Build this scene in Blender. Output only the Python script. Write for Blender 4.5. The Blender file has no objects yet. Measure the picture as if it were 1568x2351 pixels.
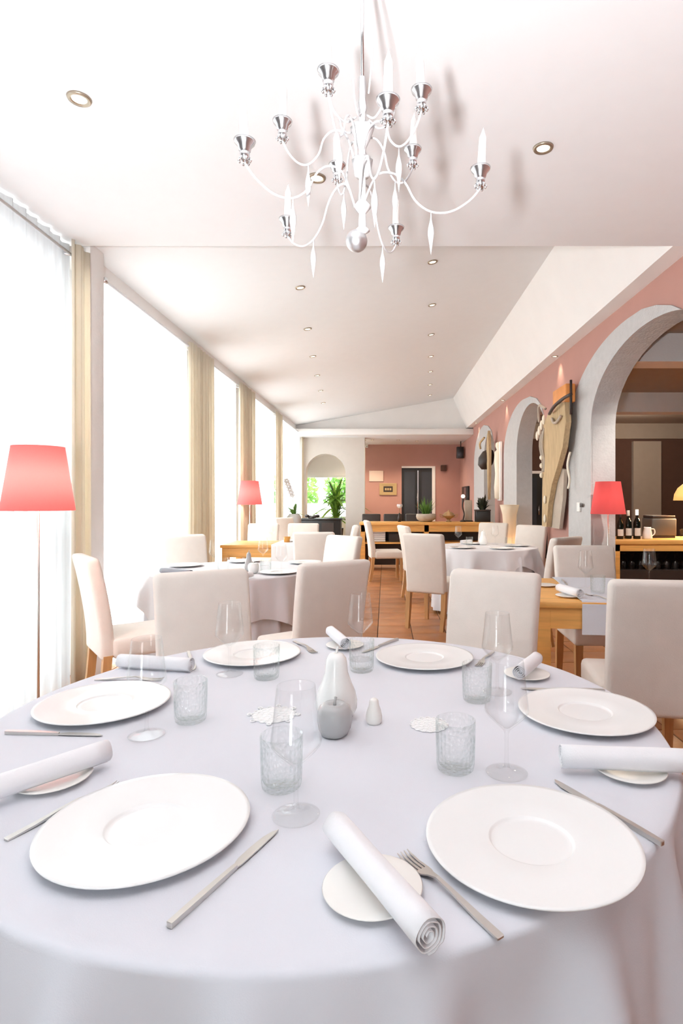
import bpy, bmesh, math, random
from mathutils import Vector, Matrix
from mathutils.geometry import tessellate_polygon
random.seed(7)
PI = math.pi
S = bpy.context.scene
C = S.collection

# ------------------------------------------------------------------ camera, sky, lamps, exposure
cam = bpy.data.cameras.new('camera'); co = bpy.data.objects.new('camera', cam); C.objects.link(co)
co.location = (0, 0, 1.28); co.rotation_euler = (PI/2, 0, 0)
cam.sensor_fit = 'VERTICAL'; cam.sensor_height = 36.0
cam.lens = 1320/2351*36
cam.shift_x = -(885-784)/2351; cam.shift_y = (1147-1175.5)/2351
cam.clip_start = 0.02; cam.clip_end = 200
S.camera = co
S.view_settings.view_transform = 'Standard'; S.view_settings.look = 'None'
S.view_settings.gamma = 1.0; S.view_settings.use_curve_mapping = False
S.view_settings.exposure = 1.02
S.cycles.use_denoising = True
S.cycles.max_bounces = 10; S.cycles.diffuse_bounces = 5; S.cycles.glossy_bounces = 3
S.cycles.transmission_bounces = 8; S.cycles.transparent_max_bounces = 24
S.cycles.caustics_reflective = False; S.cycles.caustics_refractive = False
S.cycles.sample_clamp_indirect = 6.0

w = bpy.data.worlds.new('sky'); S.world = w; w.use_nodes = True
bg = w.node_tree.nodes['Background']; bg.inputs[0].default_value = (0.90, 0.96, 1.0, 1); bg.inputs[1].default_value = 6.0

def lamp(name, kind, loc, power, col=(1, 1, 1), size=0.05, rot=None, sy=None, portal=False, spot=1.2):
    l = bpy.data.lights.new(name, kind); o = bpy.data.objects.new(name, l); C.objects.link(o)
    o.location = loc
    l.energy = power; l.color = col
    if kind == 'AREA':
        l.shape = 'RECTANGLE'; l.size = size; l.size_y = sy or size
        l.cycles.is_portal = portal
    else:
        l.shadow_soft_size = size
    if kind == 'SPOT':
        l.spot_size = spot; l.spot_blend = 0.6
    if rot: o.rotation_euler = rot
    return o
# window portals (no light of their own) and the photographer's flash beside the camera
lamp('portal_left', 'AREA', (-2.62, 7.6, 1.45), 0, size=2.9, sy=13.6, rot=(0, -PI/2, 0), portal=True)
lamp('portal_behind', 'AREA', (-1.2, -2.72, 1.1), 0, size=1.0, sy=2.2, rot=(PI/2, 0, 0), portal=True)
fd = Vector((.02, .72, 1.0)).to_track_quat('-Z', 'Y').to_euler()
lamp('flash', 'SPOT', (-0.284, -0.2, 1.30), 230, (0.98, 0.975, 1.0), 0.055, rot=fd, spot=math.radians(124))

# ------------------------------------------------------------------ materials
def mat(name, col, rough=0.6, metal=0.0, var=0.0, vscale=8.0, bump=0.0, bscale=60.0, spec=0.5, emit=None, estr=0.0, sheen=0.0, transl=0.0, stretch=None, objrand=0.0):
    m = bpy.data.materials.new(name); m.use_nodes = True
    nt = m.node_tree; N = nt.nodes; L = nt.links
    b = N['Principled BSDF']
    b.inputs['Base Color'].default_value = (*col, 1); b.inputs['Roughness'].default_value = rough
    b.inputs['Metallic'].default_value = metal; b.inputs['Specular IOR Level'].default_value = spec
    if sheen: b.inputs['Sheen Weight'].default_value = sheen
    tc = N.new('ShaderNodeTexCoord'); mp = N.new('ShaderNodeMapping'); L.new(tc.outputs['Object'], mp.inputs[0])
    if stretch: mp.inputs['Scale'].default_value = stretch
    if var or objrand:
        nz = N.new('ShaderNodeTexNoise'); nz.inputs['Scale'].default_value = vscale; nz.inputs['Detail'].default_value = 5
        L.new(mp.outputs[0], nz.inputs['Vector'])
        hs = N.new('ShaderNodeHueSaturation'); hs.inputs['Color'].default_value = (*col, 1)
        mr = N.new('ShaderNodeMapRange'); mr.inputs[1].default_value = 0.25; mr.inputs[2].default_value = 0.75
        mr.inputs[3].default_value = 1-var; mr.inputs[4].default_value = 1+var
        L.new(nz.outputs[0], mr.inputs[0])
        if objrand:
            oi = N.new('ShaderNodeObjectInfo'); m2 = N.new('ShaderNodeMapRange')
            m2.inputs[3].default_value = 1-objrand; m2.inputs[4].default_value = 1+objrand
            L.new(oi.outputs['Random'], m2.inputs[0])
            mu = N.new('ShaderNodeMath'); mu.operation = 'MULTIPLY'
            L.new(mr.outputs[0], mu.inputs[0]); L.new(m2.outputs[0], mu.inputs[1]); L.new(mu.outputs[0], hs.inputs['Value'])
        else:
            L.new(mr.outputs[0], hs.inputs['Value'])
        L.new(hs.outputs[0], b.inputs['Base Color'])
    if bump:
        n2 = N.new('ShaderNodeTexNoise'); n2.inputs['Scale'].default_value = bscale; n2.inputs['Detail'].default_value = 4
        L.new(mp.outputs[0], n2.inputs['Vector'])
        bp = N.new('ShaderNodeBump'); bp.inputs['Strength'].default_value = bump; bp.inputs['Distance'].default_value = 0.01
        L.new(n2.outputs[0], bp.inputs['Height']); L.new(bp.outputs[0], b.inputs['Normal'])
    if emit:
        b.inputs['Emission Color'].default_value = (*emit, 1); b.inputs['Emission Strength'].default_value = estr
    if transl:
        tr = N.new('ShaderNodeBsdfTranslucent'); tr.inputs[0].default_value = (*col, 1)
        mx = N.new('ShaderNodeMixShader'); mx.inputs[0].default_value = transl
        L.new(b.outputs[0], mx.inputs[1]); L.new(tr.outputs[0], mx.inputs[2])
        L.new(mx.outputs[0], N['Material Output'].inputs[0])
    return m

def sheer_mat(name, col, clear, transl):
    m = bpy.data.materials.new(name); m.use_nodes = True
    nt = m.node_tree; N = nt.nodes; L = nt.links; N.remove(N['Principled BSDF'])
    d = N.new('ShaderNodeBsdfDiffuse'); t = N.new('ShaderNodeBsdfTranslucent'); x = N.new('ShaderNodeBsdfTransparent')
    tc = N.new('ShaderNodeTexCoord'); mp = N.new('ShaderNodeMapping'); mp.inputs['Scale'].default_value = (2, 40, 0.6)
    nz = N.new('ShaderNodeTexNoise'); nz.inputs['Scale'].default_value = 1.0; nz.inputs['Detail'].default_value = 6
    L.new(tc.outputs['Object'], mp.inputs[0]); L.new(mp.outputs[0], nz.inputs['Vector'])
    for s in (d, t): s.inputs[0].default_value = (*col, 1)
    a = N.new('ShaderNodeMixShader'); a.inputs[0].default_value = transl
    L.new(d.outputs[0], a.inputs[1]); L.new(t.outputs[0], a.inputs[2])
    mr = N.new('ShaderNodeMapRange'); mr.inputs[1].default_value = 0.3; mr.inputs[2].default_value = 0.7
    mr.inputs[3].default_value = max(0, clear-0.08); mr.inputs[4].default_value = clear+0.08
    L.new(nz.outputs[0], mr.inputs[0])
    c = N.new('ShaderNodeMixShader'); L.new(mr.outputs[0], c.inputs[0])
    L.new(a.outputs[0], c.inputs[1]); L.new(x.outputs[0], c.inputs[2]); L.new(c.outputs[0], N['Material Output'].inputs[0])
    return m

def glass_mat(name, tint=(0.97, 0.985, 0.98), edge=(0.62, 0.66, 0.66), gl=0.9, bump=0.0, rough=0.03):
    m = bpy.data.materials.new(name); m.use_nodes = True
    nt = m.node_tree; N = nt.nodes; L = nt.links; N.remove(N['Principled BSDF'])
    x = N.new('ShaderNodeBsdfTransparent'); g = N.new('ShaderNodeBsdfGlossy'); g.inputs['Roughness'].default_value = rough
    lw = N.new('ShaderNodeLayerWeight'); lw.inputs[0].default_value = 0.35
    fr = N.new('ShaderNodeMath'); fr.operation = 'POWER'; fr.inputs[1].default_value = 3.0; L.new(lw.outputs['Facing'], fr.inputs[0])
    cm = N.new('ShaderNodeMix'); cm.data_type = 'RGBA'
    cm.inputs[6].default_value = (*tint, 1); cm.inputs[7].default_value = (*edge, 1)
    L.new(lw.outputs['Facing'], cm.inputs[0]); L.new(cm.outputs[2], x.inputs[0])
    mu = N.new('ShaderNodeMath'); mu.operation = 'MULTIPLY_ADD'; mu.inputs[1].default_value = gl*.5; mu.inputs[2].default_value = .035
    L.new(fr.outputs[0], mu.inputs[0])
    if bump:
        v = N.new('ShaderNodeTexVoronoi'); v.inputs['Scale'].default_value = 110
        tc = N.new('ShaderNodeTexCoord'); L.new(tc.outputs['Object'], v.inputs['Vector'])
        bp = N.new('ShaderNodeBump'); bp.inputs['Strength'].default_value = bump; bp.inputs['Distance'].default_value = 0.004
        L.new(v.outputs['Distance'], bp.inputs['Height'])
        for q in (g, lw): L.new(bp.outputs[0], q.inputs['Normal'])
    a = N.new('ShaderNodeMixShader'); L.new(mu.outputs[0], a.inputs[0])
    L.new(x.outputs[0], a.inputs[1]); L.new(g.outputs[0], a.inputs[2]); L.new(a.outputs[0], N['Material Output'].inputs[0])
    return m

M = {}
M['ceil'] = mat('ceiling_paint', (0.785, 0.80, 0.81), 0.9, var=0.01)
M['white'] = mat('white_plaster', (0.82, 0.80, 0.78), 0.9, var=0.02, vscale=3, bump=0.12, bscale=40)
M['cream'] = mat('cream_plaster', (0.60, 0.545, 0.49), 0.9, var=0.02)
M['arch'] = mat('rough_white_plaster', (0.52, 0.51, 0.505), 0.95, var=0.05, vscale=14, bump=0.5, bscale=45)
M['pink'] = mat('dusty_pink_paint', (0.47, 0.255, 0.215), 0.9, var=0.03, vscale=3, bump=0.1, bscale=50)
M['brown'] = mat('dark_brown_paint', (0.09, 0.045, 0.033), 0.9, var=0.05)
M['taupe'] = mat('taupe_paint', (0.34, 0.29, 0.25), 0.9, var=0.03)
M['grout'] = mat('dark_grout', (0.10, 0.06, 0.04), 0.95)
M['tile'] = mat('terracotta', (0.46, 0.20, 0.08), 0.42, var=0.16, vscale=5, bump=0.15, bscale=25, objrand=0.12)
M['cloth'] = mat('white_tablecloth', (0.70, 0.71, 0.765), 0.9, var=0.01, bump=0.05, bscale=500, sheen=0.15)
M['topper'] = mat('pinkish_white_topper', (0.70, 0.685, 0.715), 0.9, var=0.01, bump=0.05, bscale=500, sheen=0.15)
M['linen'] = mat('beige_linen', (0.80, 0.745, 0.69), 0.95, var=0.03, vscale=12, bump=0.15, bscale=260, sheen=0.2)
M['napkin'] = mat('white_napkin', (0.86, 0.86, 0.885), 0.9, bump=0.1, bscale=300, sheen=0.2)
M['runner'] = mat('pale_blue_runner', (0.68, 0.71, 0.78), 0.9, bump=0.1, bscale=300)
M['plate'] = mat('white_porcelain', (0.88, 0.885, 0.88), 0.18)
M['bplate'] = mat('cream_porcelain', (0.87, 0.85, 0.81), 0.3)
M['pine'] = mat('honey_pine', (0.78, 0.41, 0.115), 0.45, var=0.18, vscale=3.0, stretch=(1, 12, 12))
M['oak'] = mat('oak_legs', (0.55, 0.30, 0.12), 0.5, var=0.15, vscale=4, stretch=(14, 14, 1))
M['steel'] = mat('brushed_steel', (0.66, 0.64, 0.61), 0.4, 1.0)
M['chrome'] = mat('polished_silver', (0.72, 0.72, 0.73), 0.2, 1.0)
M['satin'] = mat('satin_silver', (0.62, 0.62, 0.63), 0.38, 0.95)
M['wmetal'] = mat('white_lacquered_metal', (0.60, 0.60, 0.61), 0.35)
M['wax'] = mat('white_wax', (0.93, 0.93, 0.91), 0.5, emit=(1, 1, 1), estr=0.0)
M['crystal'] = mat('milky_crystal', (0.64, 0.64, 0.64), 0.15)
M['glass'] = glass_mat('clear_glass', (0.999, 0.999, 0.999), (0.962, 0.968, 0.968), .8)
M['cut'] = glass_mat('cut_glass', (0.996, 0.999, 0.998), (0.90, 0.935, 0.93), 1.0, 1.0)
M['barglass'] = glass_mat('bar_glass', (0.97, 0.97, 0.97), (0.7, 0.7, 0.7), 1.6, 0, 0.3)
M['pane'] = glass_mat('window_glass', (0.98, 0.99, 0.985), (0.9, 0.95, 0.93), 0.5)
M['frame'] = mat('white_window_frame', (0.80, 0.80, 0.78), 0.5)
M['sheer'] = sheer_mat('white_sheer', (0.93, 0.925, 0.91), 0.26, 0.62)
M['sheer_dimmed'] = sheer_mat('dimmed_white_sheer', (0.42, 0.42, 0.425), 0.05, 0.55)  # copy of the sheer with the near window's weaker daylight put into its colour
M['drape'] = mat('beige_drape', (0.86, 0.80, 0.69), 0.95, var=0.04, vscale=10, bump=0.1, bscale=200, transl=0.5)
M['shade'] = mat('coral_red_shade', (0.70, 0.10, 0.10), 0.8, bump=0.1, bscale=200, transl=0.35)
M['black'] = mat('black_lacquer', (0.012, 0.011, 0.011), 0.4)
M['dark'] = mat('dark_wood', (0.035, 0.022, 0.018), 0.5, var=0.1)
M['slate'] = mat('grey_blue_dark_glass', (0.05, 0.055, 0.065), 0.15)
M['grey'] = mat('light_grey_ceramic', (0.46, 0.46, 0.46), 0.22)
M['pearwhite'] = mat('white_ceramic', (0.87, 0.87, 0.85), 0.22)
M['dimgrey'] = mat('dim_grey_casing', (0.10, 0.095, 0.085), 0.5)
M['lace'] = mat('white_lace', (0.93, 0.93, 0.93), 0.8)
M['stone'] = mat('warm_stone', (0.45, 0.38, 0.31), 0.9, var=0.1, bump=0.3, bscale=60)
M['drift'] = mat('driftwood', (0.50, 0.36, 0.20), 0.8, var=0.2, vscale=6, stretch=(8, 8, 1), bump=0.4, bscale=30)
M['orange'] = mat('orange_wood', (0.72, 0.28, 0.07), 0.5, var=0.15)
M['shell'] = mat('cream_shell', (0.82, 0.74, 0.60), 0.4)
M['leaf'] = mat('leaf_green', (0.10, 0.22, 0.035), 0.5, var=0.3, vscale=6, transl=0.3, objrand=0.3)
M['leaflight'] = mat('leaf_light_green', (0.24, 0.42, 0.06), 0.5, var=0.3, vscale=6, transl=0.35, objrand=0.3)
M['leafdark'] = mat('leaf_dark', (0.03, 0.035, 0.018), 0.5, var=0.3)
M['hedge'] = mat('hedge_leaves', (0.16, 0.34, 0.05), 0.6, var=0.4, vscale=2.0, transl=0.35)
M['trunk'] = mat('plant_stem', (0.35, 0.33, 0.16), 0.8, var=0.2)
M['paving'] = mat('pale_paving', (0.55, 0.50, 0.49), 0.9, var=0.1)
M['bottle'] = mat('dark_bottle_glass', (0.006, 0.008, 0.006), 0.08)
M['label'] = mat('paper_label', (0.72, 0.68, 0.62), 0.8)
M['gold'] = mat('gold_frame', (0.50, 0.35, 0.16), 0.4, 0.3)
M['amber'] = mat('amber_glass', (0.62, 0.28, 0.05), 0.2)
M['ring'] = mat('spot_ring', (0.42, 0.36, 0.28), 0.35, 0.8)
M['bulb'] = mat('spot_bulb', (1, 0.95, 0.85), 0.5, emit=(1.0, 0.86, 0.62), estr=2.2)
M['glow'] = mat('glowing_cream_shade', (0.82, 0.74, 0.62), 0.7, emit=(1.0, 0.66, 0.34), estr=0.06, transl=0.3)
M['pend'] = mat('amber_pendant_shade', (0.75, 0.42, 0.13), 0.4, emit=(1.0, 0.55, 0.17), estr=0.45)
M['pale'] = mat('pale_lamp_glass', (0.85, 0.85, 0.82), 0.4, emit=(1, 0.95, 0.85), estr=0.5)
M['orchid'] = mat('white_petals', (0.85, 0.84, 0.86), 0.6, transl=0.3)
M['copper'] = mat('aged_brass', (0.45, 0.28, 0.14), 0.4, 0.6)
M['paper'] = mat('cream_paper', (0.80, 0.62, 0.52), 0.9)
M['bluegrey'] = mat('blue_grey_cloth', (0.36, 0.38, 0.42), 0.9)

# ------------------------------------------------------------------ mesh helpers
def place(v, loc=(0, 0, 0), rot=None, sc=None):
    v = Vector(v)
    if sc: v = Vector((v.x*sc[0], v.y*sc[1], v.z*sc[2]))
    if rot: v = rot @ v
    return v + Vector(loc)

class MB:
    def __init__(s): s.v = []; s.f = []; s.mi = []; s.sm = []
    def add(s, vs, fs, mi=0, smooth=False):
        n = len(s.v); s.v += [tuple(v) for v in vs]
        for f in fs: s.f.append(tuple(i+n for i in f)); s.mi.append(mi); s.sm.append(smooth)
        return s
    def box(s, x0, x1, y0, y1, z0, z1, mi=0, bev=0.0, rot=None, loc=(0, 0, 0)):
        if bev <= 0:
            vs = [(x, y, z) for z in (z0, z1) for y in (y0, y1) for x in (x0, x1)]
            fs = [(0, 2, 3, 1), (4, 5, 7, 6), (0, 1, 5, 4), (2, 6, 7, 3), (0, 4, 6, 2), (1, 3, 7, 5)]
            return s.add([place(v, loc, rot) for v in vs], fs, mi)
        bm = bmesh.new(); bmesh.ops.create_cube(bm, size=1)
        for v in bm.verts:
            v.co = Vector(((x0+x1)/2+v.co.x*(x1-x0), (y0+y1)/2+v.co.y*(y1-y0), (z0+z1)/2+v.co.z*(z1-z0)))
        bmesh.ops.bevel(bm, geom=bm.edges[:], offset=bev, segments=2, affect='EDGES', profile=0.5)
        bm.verts.index_update()
        s.add([place(v.co, loc, rot) for v in bm.verts], [tuple(v.index for v in f.verts) for f in bm.faces], mi, True)
        bm.free(); return s
    def lathe(s, prof, n=32, loc=(0, 0, 0), rot=None, mi=0, smooth=True, wob=None):
        vs = []; fs = []; rows = []
        for r, z in prof:
            if r < 1e-6: rows.append([len(vs)]); vs.append(place((0, 0, z), loc, rot))
            else:
                rows.append(list(range(len(vs), len(vs)+n)))
                for k in range(n):
                    a = 2*PI*k/n; rr = r*(wob(a, z) if wob else 1)
                    vs.append(place((rr*math.cos(a), rr*math.sin(a), z), loc, rot))
        for A, B in zip(rows, rows[1:]):
            for k in range(n):
                k2 = (k+1) % n
                if len(A) == 1 and len(B) == 1: continue
                if len(A) == 1: fs.append((A[0], B[k], B[k2]))
                elif len(B) == 1: fs.append((A[k], A[k2], B[0]))
                else: fs.append((A[k], A[k2], B[k2], B[k]))
        return s.add(vs, fs, mi, smooth)
    def tube(s, pts, r, n=8, mi=0, cap=True, flat=None):
        pts = [Vector(p) for p in pts]; rr = r if isinstance(r, (list, tuple)) else [r]*len(pts)
        vs = []; fs = []; t0 = (pts[1]-pts[0]).normalized()
        up = Vector((0, 0, 1)) if abs(t0.z) < 0.9 else Vector((1, 0, 0))
        u = t0.cross(up).normalized()
        for i, p in enumerate(pts):
            t = (pts[min(i+1, len(pts)-1)]-pts[max(i-1, 0)]).normalized()
            u = (u-t*u.dot(t)).normalized(); q = t.cross(u)
            for k in range(n):
                a = 2*PI*k/n
                vs.append(p+u*math.cos(a)*rr[i]+q*math.sin(a)*rr[i]*(flat or 1))
        for i in range(len(pts)-1):
            for k in range(n):
                k2 = (k+1) % n; fs.append((i*n+k, i*n+k2, (i+1)*n+k2, (i+1)*n+k))
        if cap:
            fs.append(tuple(range(n-1, -1, -1))); m = (len(pts)-1)*n; fs.append(tuple(range(m, m+n)))
        return s.add(vs, fs, mi, True)
    def prism(s, poly, t, axis='x', off=0.0, mi=0, mside=None):
        """poly in the plane across the axis, extruded from off to off+t"""
        def P(a, b, c): return (c, a, b) if axis == 'x' else ((a, c, b) if axis == 'y' else (a, b, c))
        n = len(poly); ms = mi if mside is None else mside
        vs = [P(a, b, off) for a, b in poly]+[P(a, b, off+t) for a, b in poly]
        tri = tessellate_polygon([[Vector((a, b, 0)) for a, b in poly]])
        s.add(vs, [tuple(x) for x in tri]+[tuple(i+n for i in x) for x in tri], mi)
        s.add(vs, [(i, (i+1) % n, (i+1) % n+n, i+n) for i in range(n)], ms)
        return s
    def sphere(s, r, loc=(0, 0, 0), sc=(1, 1, 1), n=16, mi=0):
        m = n//2
        prof = [(r*math.sin(PI*i/m)*1.0, -r*math.cos(PI*i/m)) for i in range(m+1)]
        prof[0] = (0, -r); prof[-1] = (0, r)
        t = MB().lathe(prof, n)
        return s.add([place(v, loc, None, sc) for v in t.v], t.f, mi, True)
    def build(s, name, m, parent=None, loc=None, weld=True):
        me = bpy.data.meshes.new(name); me.from_pydata(s.v, [], s.f)
        ms = m if isinstance(m, (list, tuple)) else [m]
        for x in ms: me.materials.append(x)
        me.polygons.foreach_set('material_index', s.mi); me.polygons.foreach_set('use_smooth', s.sm)
        if weld:
            bm = bmesh.new(); bm.from_mesh(me); bmesh.ops.remove_doubles(bm, verts=bm.verts, dist=1e-5)
            bmesh.ops.recalc_face_normals(bm, faces=bm.faces); bm.to_mesh(me); bm.free()
        me.update()
        o = bpy.data.objects.new(name, me); C.objects.link(o)
        if parent: o.parent = parent
        if loc: o.location = loc
        return o

def RZ(a): return Matrix.Rotation(a, 3, 'Z')
def tag(o, label=None, cat=None, group=None, kind=None):
    if label: o['label'] = label
    if cat: o['category'] = cat
    if group: o['group'] = group
    if kind: o['kind'] = kind
    return o
def thing(name, label, cat, loc=(0, 0, 0), rz=0.0, group=None):
    o = bpy.data.objects.new(name, None); C.objects.link(o); o.empty_display_size = 0.05
    o.location = loc; o.rotation_euler = (0, 0, rz)
    return tag(o, label, cat, group)
def struct(name, mb, m, parent=None):
    o = mb.build(name, m, parent)
    if not parent: o['kind'] = 'structure'
    return o
KIDS = {}
def dup(root, loc, rz, label, group=None, swap=None):
    def cp(o, par):
        c = o.copy(); C.objects.link(c)
        if par: c.parent = par; c.matrix_parent_inverse = o.matrix_parent_inverse
        for k in [x for x in o.children]: cp(k, c)
        return c
    r = cp(root, None); r.location = loc; r.rotation_euler = (0, 0, rz); r['label'] = label
    if group: r['group'] = group
    return r
# where a pixel of the photograph lies, at a depth or on a height (the camera is level)
def X(px, Y): return (px-885)*Y/1320
def Z(py, Y): return 1.28-(py-1147)*Y/1320
def G(px, py, z):
    Y = 1320*(1.28-z)/(py-1147); return (X(px, Y), Y)

# ------------------------------------------------------------------ the setting
XW, TW, XL, BK = 2.10, 0.235, -2.30, 16.2
YF = 3.90                                     # where the low flat ceiling ends
# floor: grout bed with terracotta tiles laid on it
fl = struct('floor', MB().box(-2.5, 8.0, -2.7, 16.6, -0.12, -0.006), M['grout'])
tp = 0.33
tb = MB().box(-tp/2+0.004, tp/2-0.004, -tp/2+0.004, tp/2-0.004, -0.02, 0.0, bev=0.003)
t0 = None; spots = []
for i in range(-7, 7):
    for j in range(0, 50):
        spots.append((-0.075+tp/2+i*tp, -0.1+tp/2+j*tp, i, j))
near = sorted([s for s in spots if 2.0 < s[1] < 10.6 and -1.3 < s[0] < 2.05], key=lambda s: abs(s[0]-0.4)*1.5+s[1]*0.4)[:280]
nk = {(s[2], s[3]) for s in near}
for s in near:
    if t0 is None: t0 = tb.build('tile', M['tile'], fl); o = t0
    else: o = t0.copy(); C.objects.link(o)
    o.location = (s[0], s[1], random.uniform(-0.0012, 0.0012))
    o.rotation_euler = (random.uniform(-.002, .002), random.uniform(-.002, .002), random.choice((0, PI/2, PI, -PI/2)))
far = MB()
for s in spots:
    if (s[2], s[3]) not in nk: far.box(s[0]-tp/2+.004, s[0]+tp/2-.004, s[1]-tp/2+.004, s[1]+tp/2-.004, -0.02, 0.0)
far.box(2.34, 8.0, -2.7, 12.5, -0.02, 0.0)
tag(far.build('tile_field', M['tile'], fl, weld=False), kind='stuff')

# right wall with three arches, cut out of one slab
def ell(cy, cz, a, b, t0, t1, n=18):
    return [(cy+a*math.cos(t0+(t1-t0)*k/n), cz+b*math.sin(t0+(t1-t0)*k/n)) for k in range(n+1)]
ZC = 1.28
in1 = ell(4.60, ZC+.75, 1.24, .66, PI, 0)
in2 = ell(8.30, ZC+.75, .85, .63, PI, 0)
in3 = ell(11.6, ZC+.84, .57, .50, PI, 0)
poly = [(-2.6, 0.0)]
for a in (in1, in2, in3): poly += [(a[0][0], 0.0)]+a+[(a[-1][0], 0.0)]
poly += [(BK+.1, 0.0), (BK+.1, 3.0), (-2.6, 3.0)]
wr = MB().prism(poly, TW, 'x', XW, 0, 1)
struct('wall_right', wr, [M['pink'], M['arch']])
def surround(n, outer, inner):
    p = [(outer[0][0], 0.0)]+outer+inner+[(inner[-1][0], 0.0)]
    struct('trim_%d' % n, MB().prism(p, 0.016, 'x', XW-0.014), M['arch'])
def part_in(cy, cz, a, b, y0): # the inner curve from its near joint at y0 to the far jamb
    t = math.acos(max(-1, min(1, (y0-cy)/a))); return ell(cy, cz, a, b, t, 0)
surround(1, ell(4.96, ZC+.75, 1.59, .81, 0, PI*.5)+[(4.68, ZC+1.552), (4.43, ZC+1.50), (4.2, ZC+1.42)], part_in(4.60, ZC+.75, 1.24, .66, 4.06))
surround(2, ell(8.75, ZC+.75, 1.40, .77, 0, PI*.5)+[(8.3, ZC+1.49), (7.95, ZC+1.40), (7.72, ZC+1.27)], part_in(8.30, ZC+.75, .85, .63, 7.62))
surround(3, ell(12.2, ZC+.84, 1.35, .74, 0, PI*.5)+[(11.7, ZC+1.50), (11.35, ZC+1.36)], part_in(11.6, ZC+.84, .57, .50, 11.2))

# near flat ceiling, riser, bulkhead over the arches, sloping ceiling, end wall, beam
cl = MB().box(-2.6, 2.4, -2.7, YF, 3.0, 3.1)
struct('ceiling', cl, M['ceil'])
def zs(x): return 3.74-0.175*(1.64-x)
sl = MB()
a = [(-2.6, YF-.06, zs(-2.6)), (1.68, YF-.06, zs(1.68)), (1.68, 14.3, zs(1.68)), (-2.6, 14.3, zs(-2.6))]
sl.add(a+[(x, y, z+.1) for x, y, z in a], [(0, 1, 2, 3), (4, 7, 6, 5), (0, 4, 5, 1), (1, 5, 6, 2), (2, 6, 7, 3), (3, 7, 4, 0)])
struct('ceiling.001', sl, M['ceil'])
struct('trim_4', MB().box(-2.6, 2.4, YF-.08, YF, 3.1, 3.9), M['ceil'])
struct('trim_5', MB().prism([(1.95, 3.0), (1.64, 3.74), (1.64, 3.9), (2.4, 3.9), (2.4, 3.0)], 10.3, 'y', YF), M['white'])
struct('wall_back', MB().box(-2.6, 2.34, 13.93, 14.1, 2.9, 3.95), M['white'])
struct('trim_6', MB().box(-2.3, 2.10, 13.72, 13.92, 2.83, 2.975, bev=.01), M['white'])
struct('ceiling.002', MB().box(-2.5, 2.34, 13.9, 17.0, 2.83, 2.93), M['ceil'])

# wall behind the beam: white pier with an arched opening, dusty pink back wall with a door opening
ar = ell(-1.50, 1.93, .50, .50, PI, 0)
pp = [(-2.5, 0), (ar[0][0], 0)]+ar+[(ar[-1][0], 0), (-.52, 0), (-.52, 2.83), (-2.5, 2.83)]
struct('wall_back.001', MB().prism(pp, .34, 'y', 14.40, 0, 0), M['cream'])
bp = [(-.9, 0), (.455, 0), (.455, 2.18), (1.387, 2.18), (1.387, 0), (2.1, 0), (2.1, 2.83), (-.9, 2.83)]
struct('wall_back.002', MB().prism(bp, .12, 'y', BK), M['pink'])
wb = [(-2.5, 0), (-.9, 0), (-.9, 2.83), (-2.5, 2.83), (-2.5, 1.95), (-1.05, 1.95), (-1.05, .75), (-2.5, .75)]
struct('wall_back.003', MB().prism(wb, .12, 'y', BK), M['white'])
dr = struct('door_1', MB().box(.455, 1.387, BK+.02, BK+.06, 0.0, 2.18), M['black'])
for x0, x1 in ((.53, .83), (1.02, 1.32)): MB().box(x0, x1, BK+.008, BK+.02, .35, 2.06).build('pane', M['slate'], dr)
MB().tube([(.90, BK-.02, 1.0), (.90, BK-.02, 1.5)], .012).build('handle', M['chrome'], dr)
MB().box(.90, .93, BK+.0, BK+.02, .1, 2.1).build('jamb_light', M['chrome'], dr)
struct('trim_7', MB().box(1.31, 1.40, BK-.03, BK+.0, 0, 2.22).box(.455, 1.31, BK-.03, BK, 2.17, 2.22), M['white'])
wn = MB()
for x in (-2.5, -1.10): wn.box(x, x+.05, BK+.02, BK+.08, .75, 1.95)
wn.box(-2.5, -1.05, BK+.02, BK+.08, .75, .80); wn.box(-2.5, -1.05, BK+.02, BK+.08, 1.9, 1.95)
w6 = struct('window_6', wn, M['frame'])
MB().box(-2.45, -1.10, BK+.045, BK+.05, .8, 1.9).build('pane', M['pane'], w6)

# left wall: glazing between slim piers, header above
hd = MB().box(XL-.12, XL, -2.6, 16.3, 2.95, 3.15)
piers = [(-2.6, 1.5), (3.97, 4.25), (6.15, 6.85), (8.2, 9.05), (10.85, 11.35), (14.2, 16.3)]  # unseen first stretch kept solid to cut window light on the table
for y0, y1 in piers: hd.box(XL-.12, XL, y0, y1, 0, 2.95)
struct('wall_left', hd, M['white'])
# boxed-out strip above the curtains, as deep as the curtain track
struct('trim_8', MB().box(XL, -2.16, YF, 14.3, 2.955, 3.15), M['white'])
k = 0
for (a0, a1), (b0, b1) in zip(piers, piers[1:]):
    k += 1
    f = MB(); y0, y1 = a1, b0; n = max(1, round((y1-y0)/1.3))
    f.box(XL-.09, XL-.03, y0, y1, 0, .08); f.box(XL-.09, XL-.03, y0, y1, 2.89, 2.95); f.box(XL-.09, XL-.03, y0, y1, 1.02, 1.07)
    for i in range(n+1):
        y = y0+(y1-y0)*i/n; f.box(XL-.09, XL-.03, max(y0, y-.03), min(y1, y+.03), .08, 2.89)
    wo = struct('window_%d' % k, f, M['frame'])
    for i in range(n):
        c0, c1 = y0+(y1-y0)*i/n+.03, y0+(y1-y0)*(i+1)/n-.03
        MB().box(XL-.062, XL-.058, c0, c1, 1.07, 2.89).build('pane', M['pane'], wo)
        MB().box(XL-.062, XL-.058, c0, c1, .08, 1.02).build('pane', M['pane'], wo)
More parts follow.
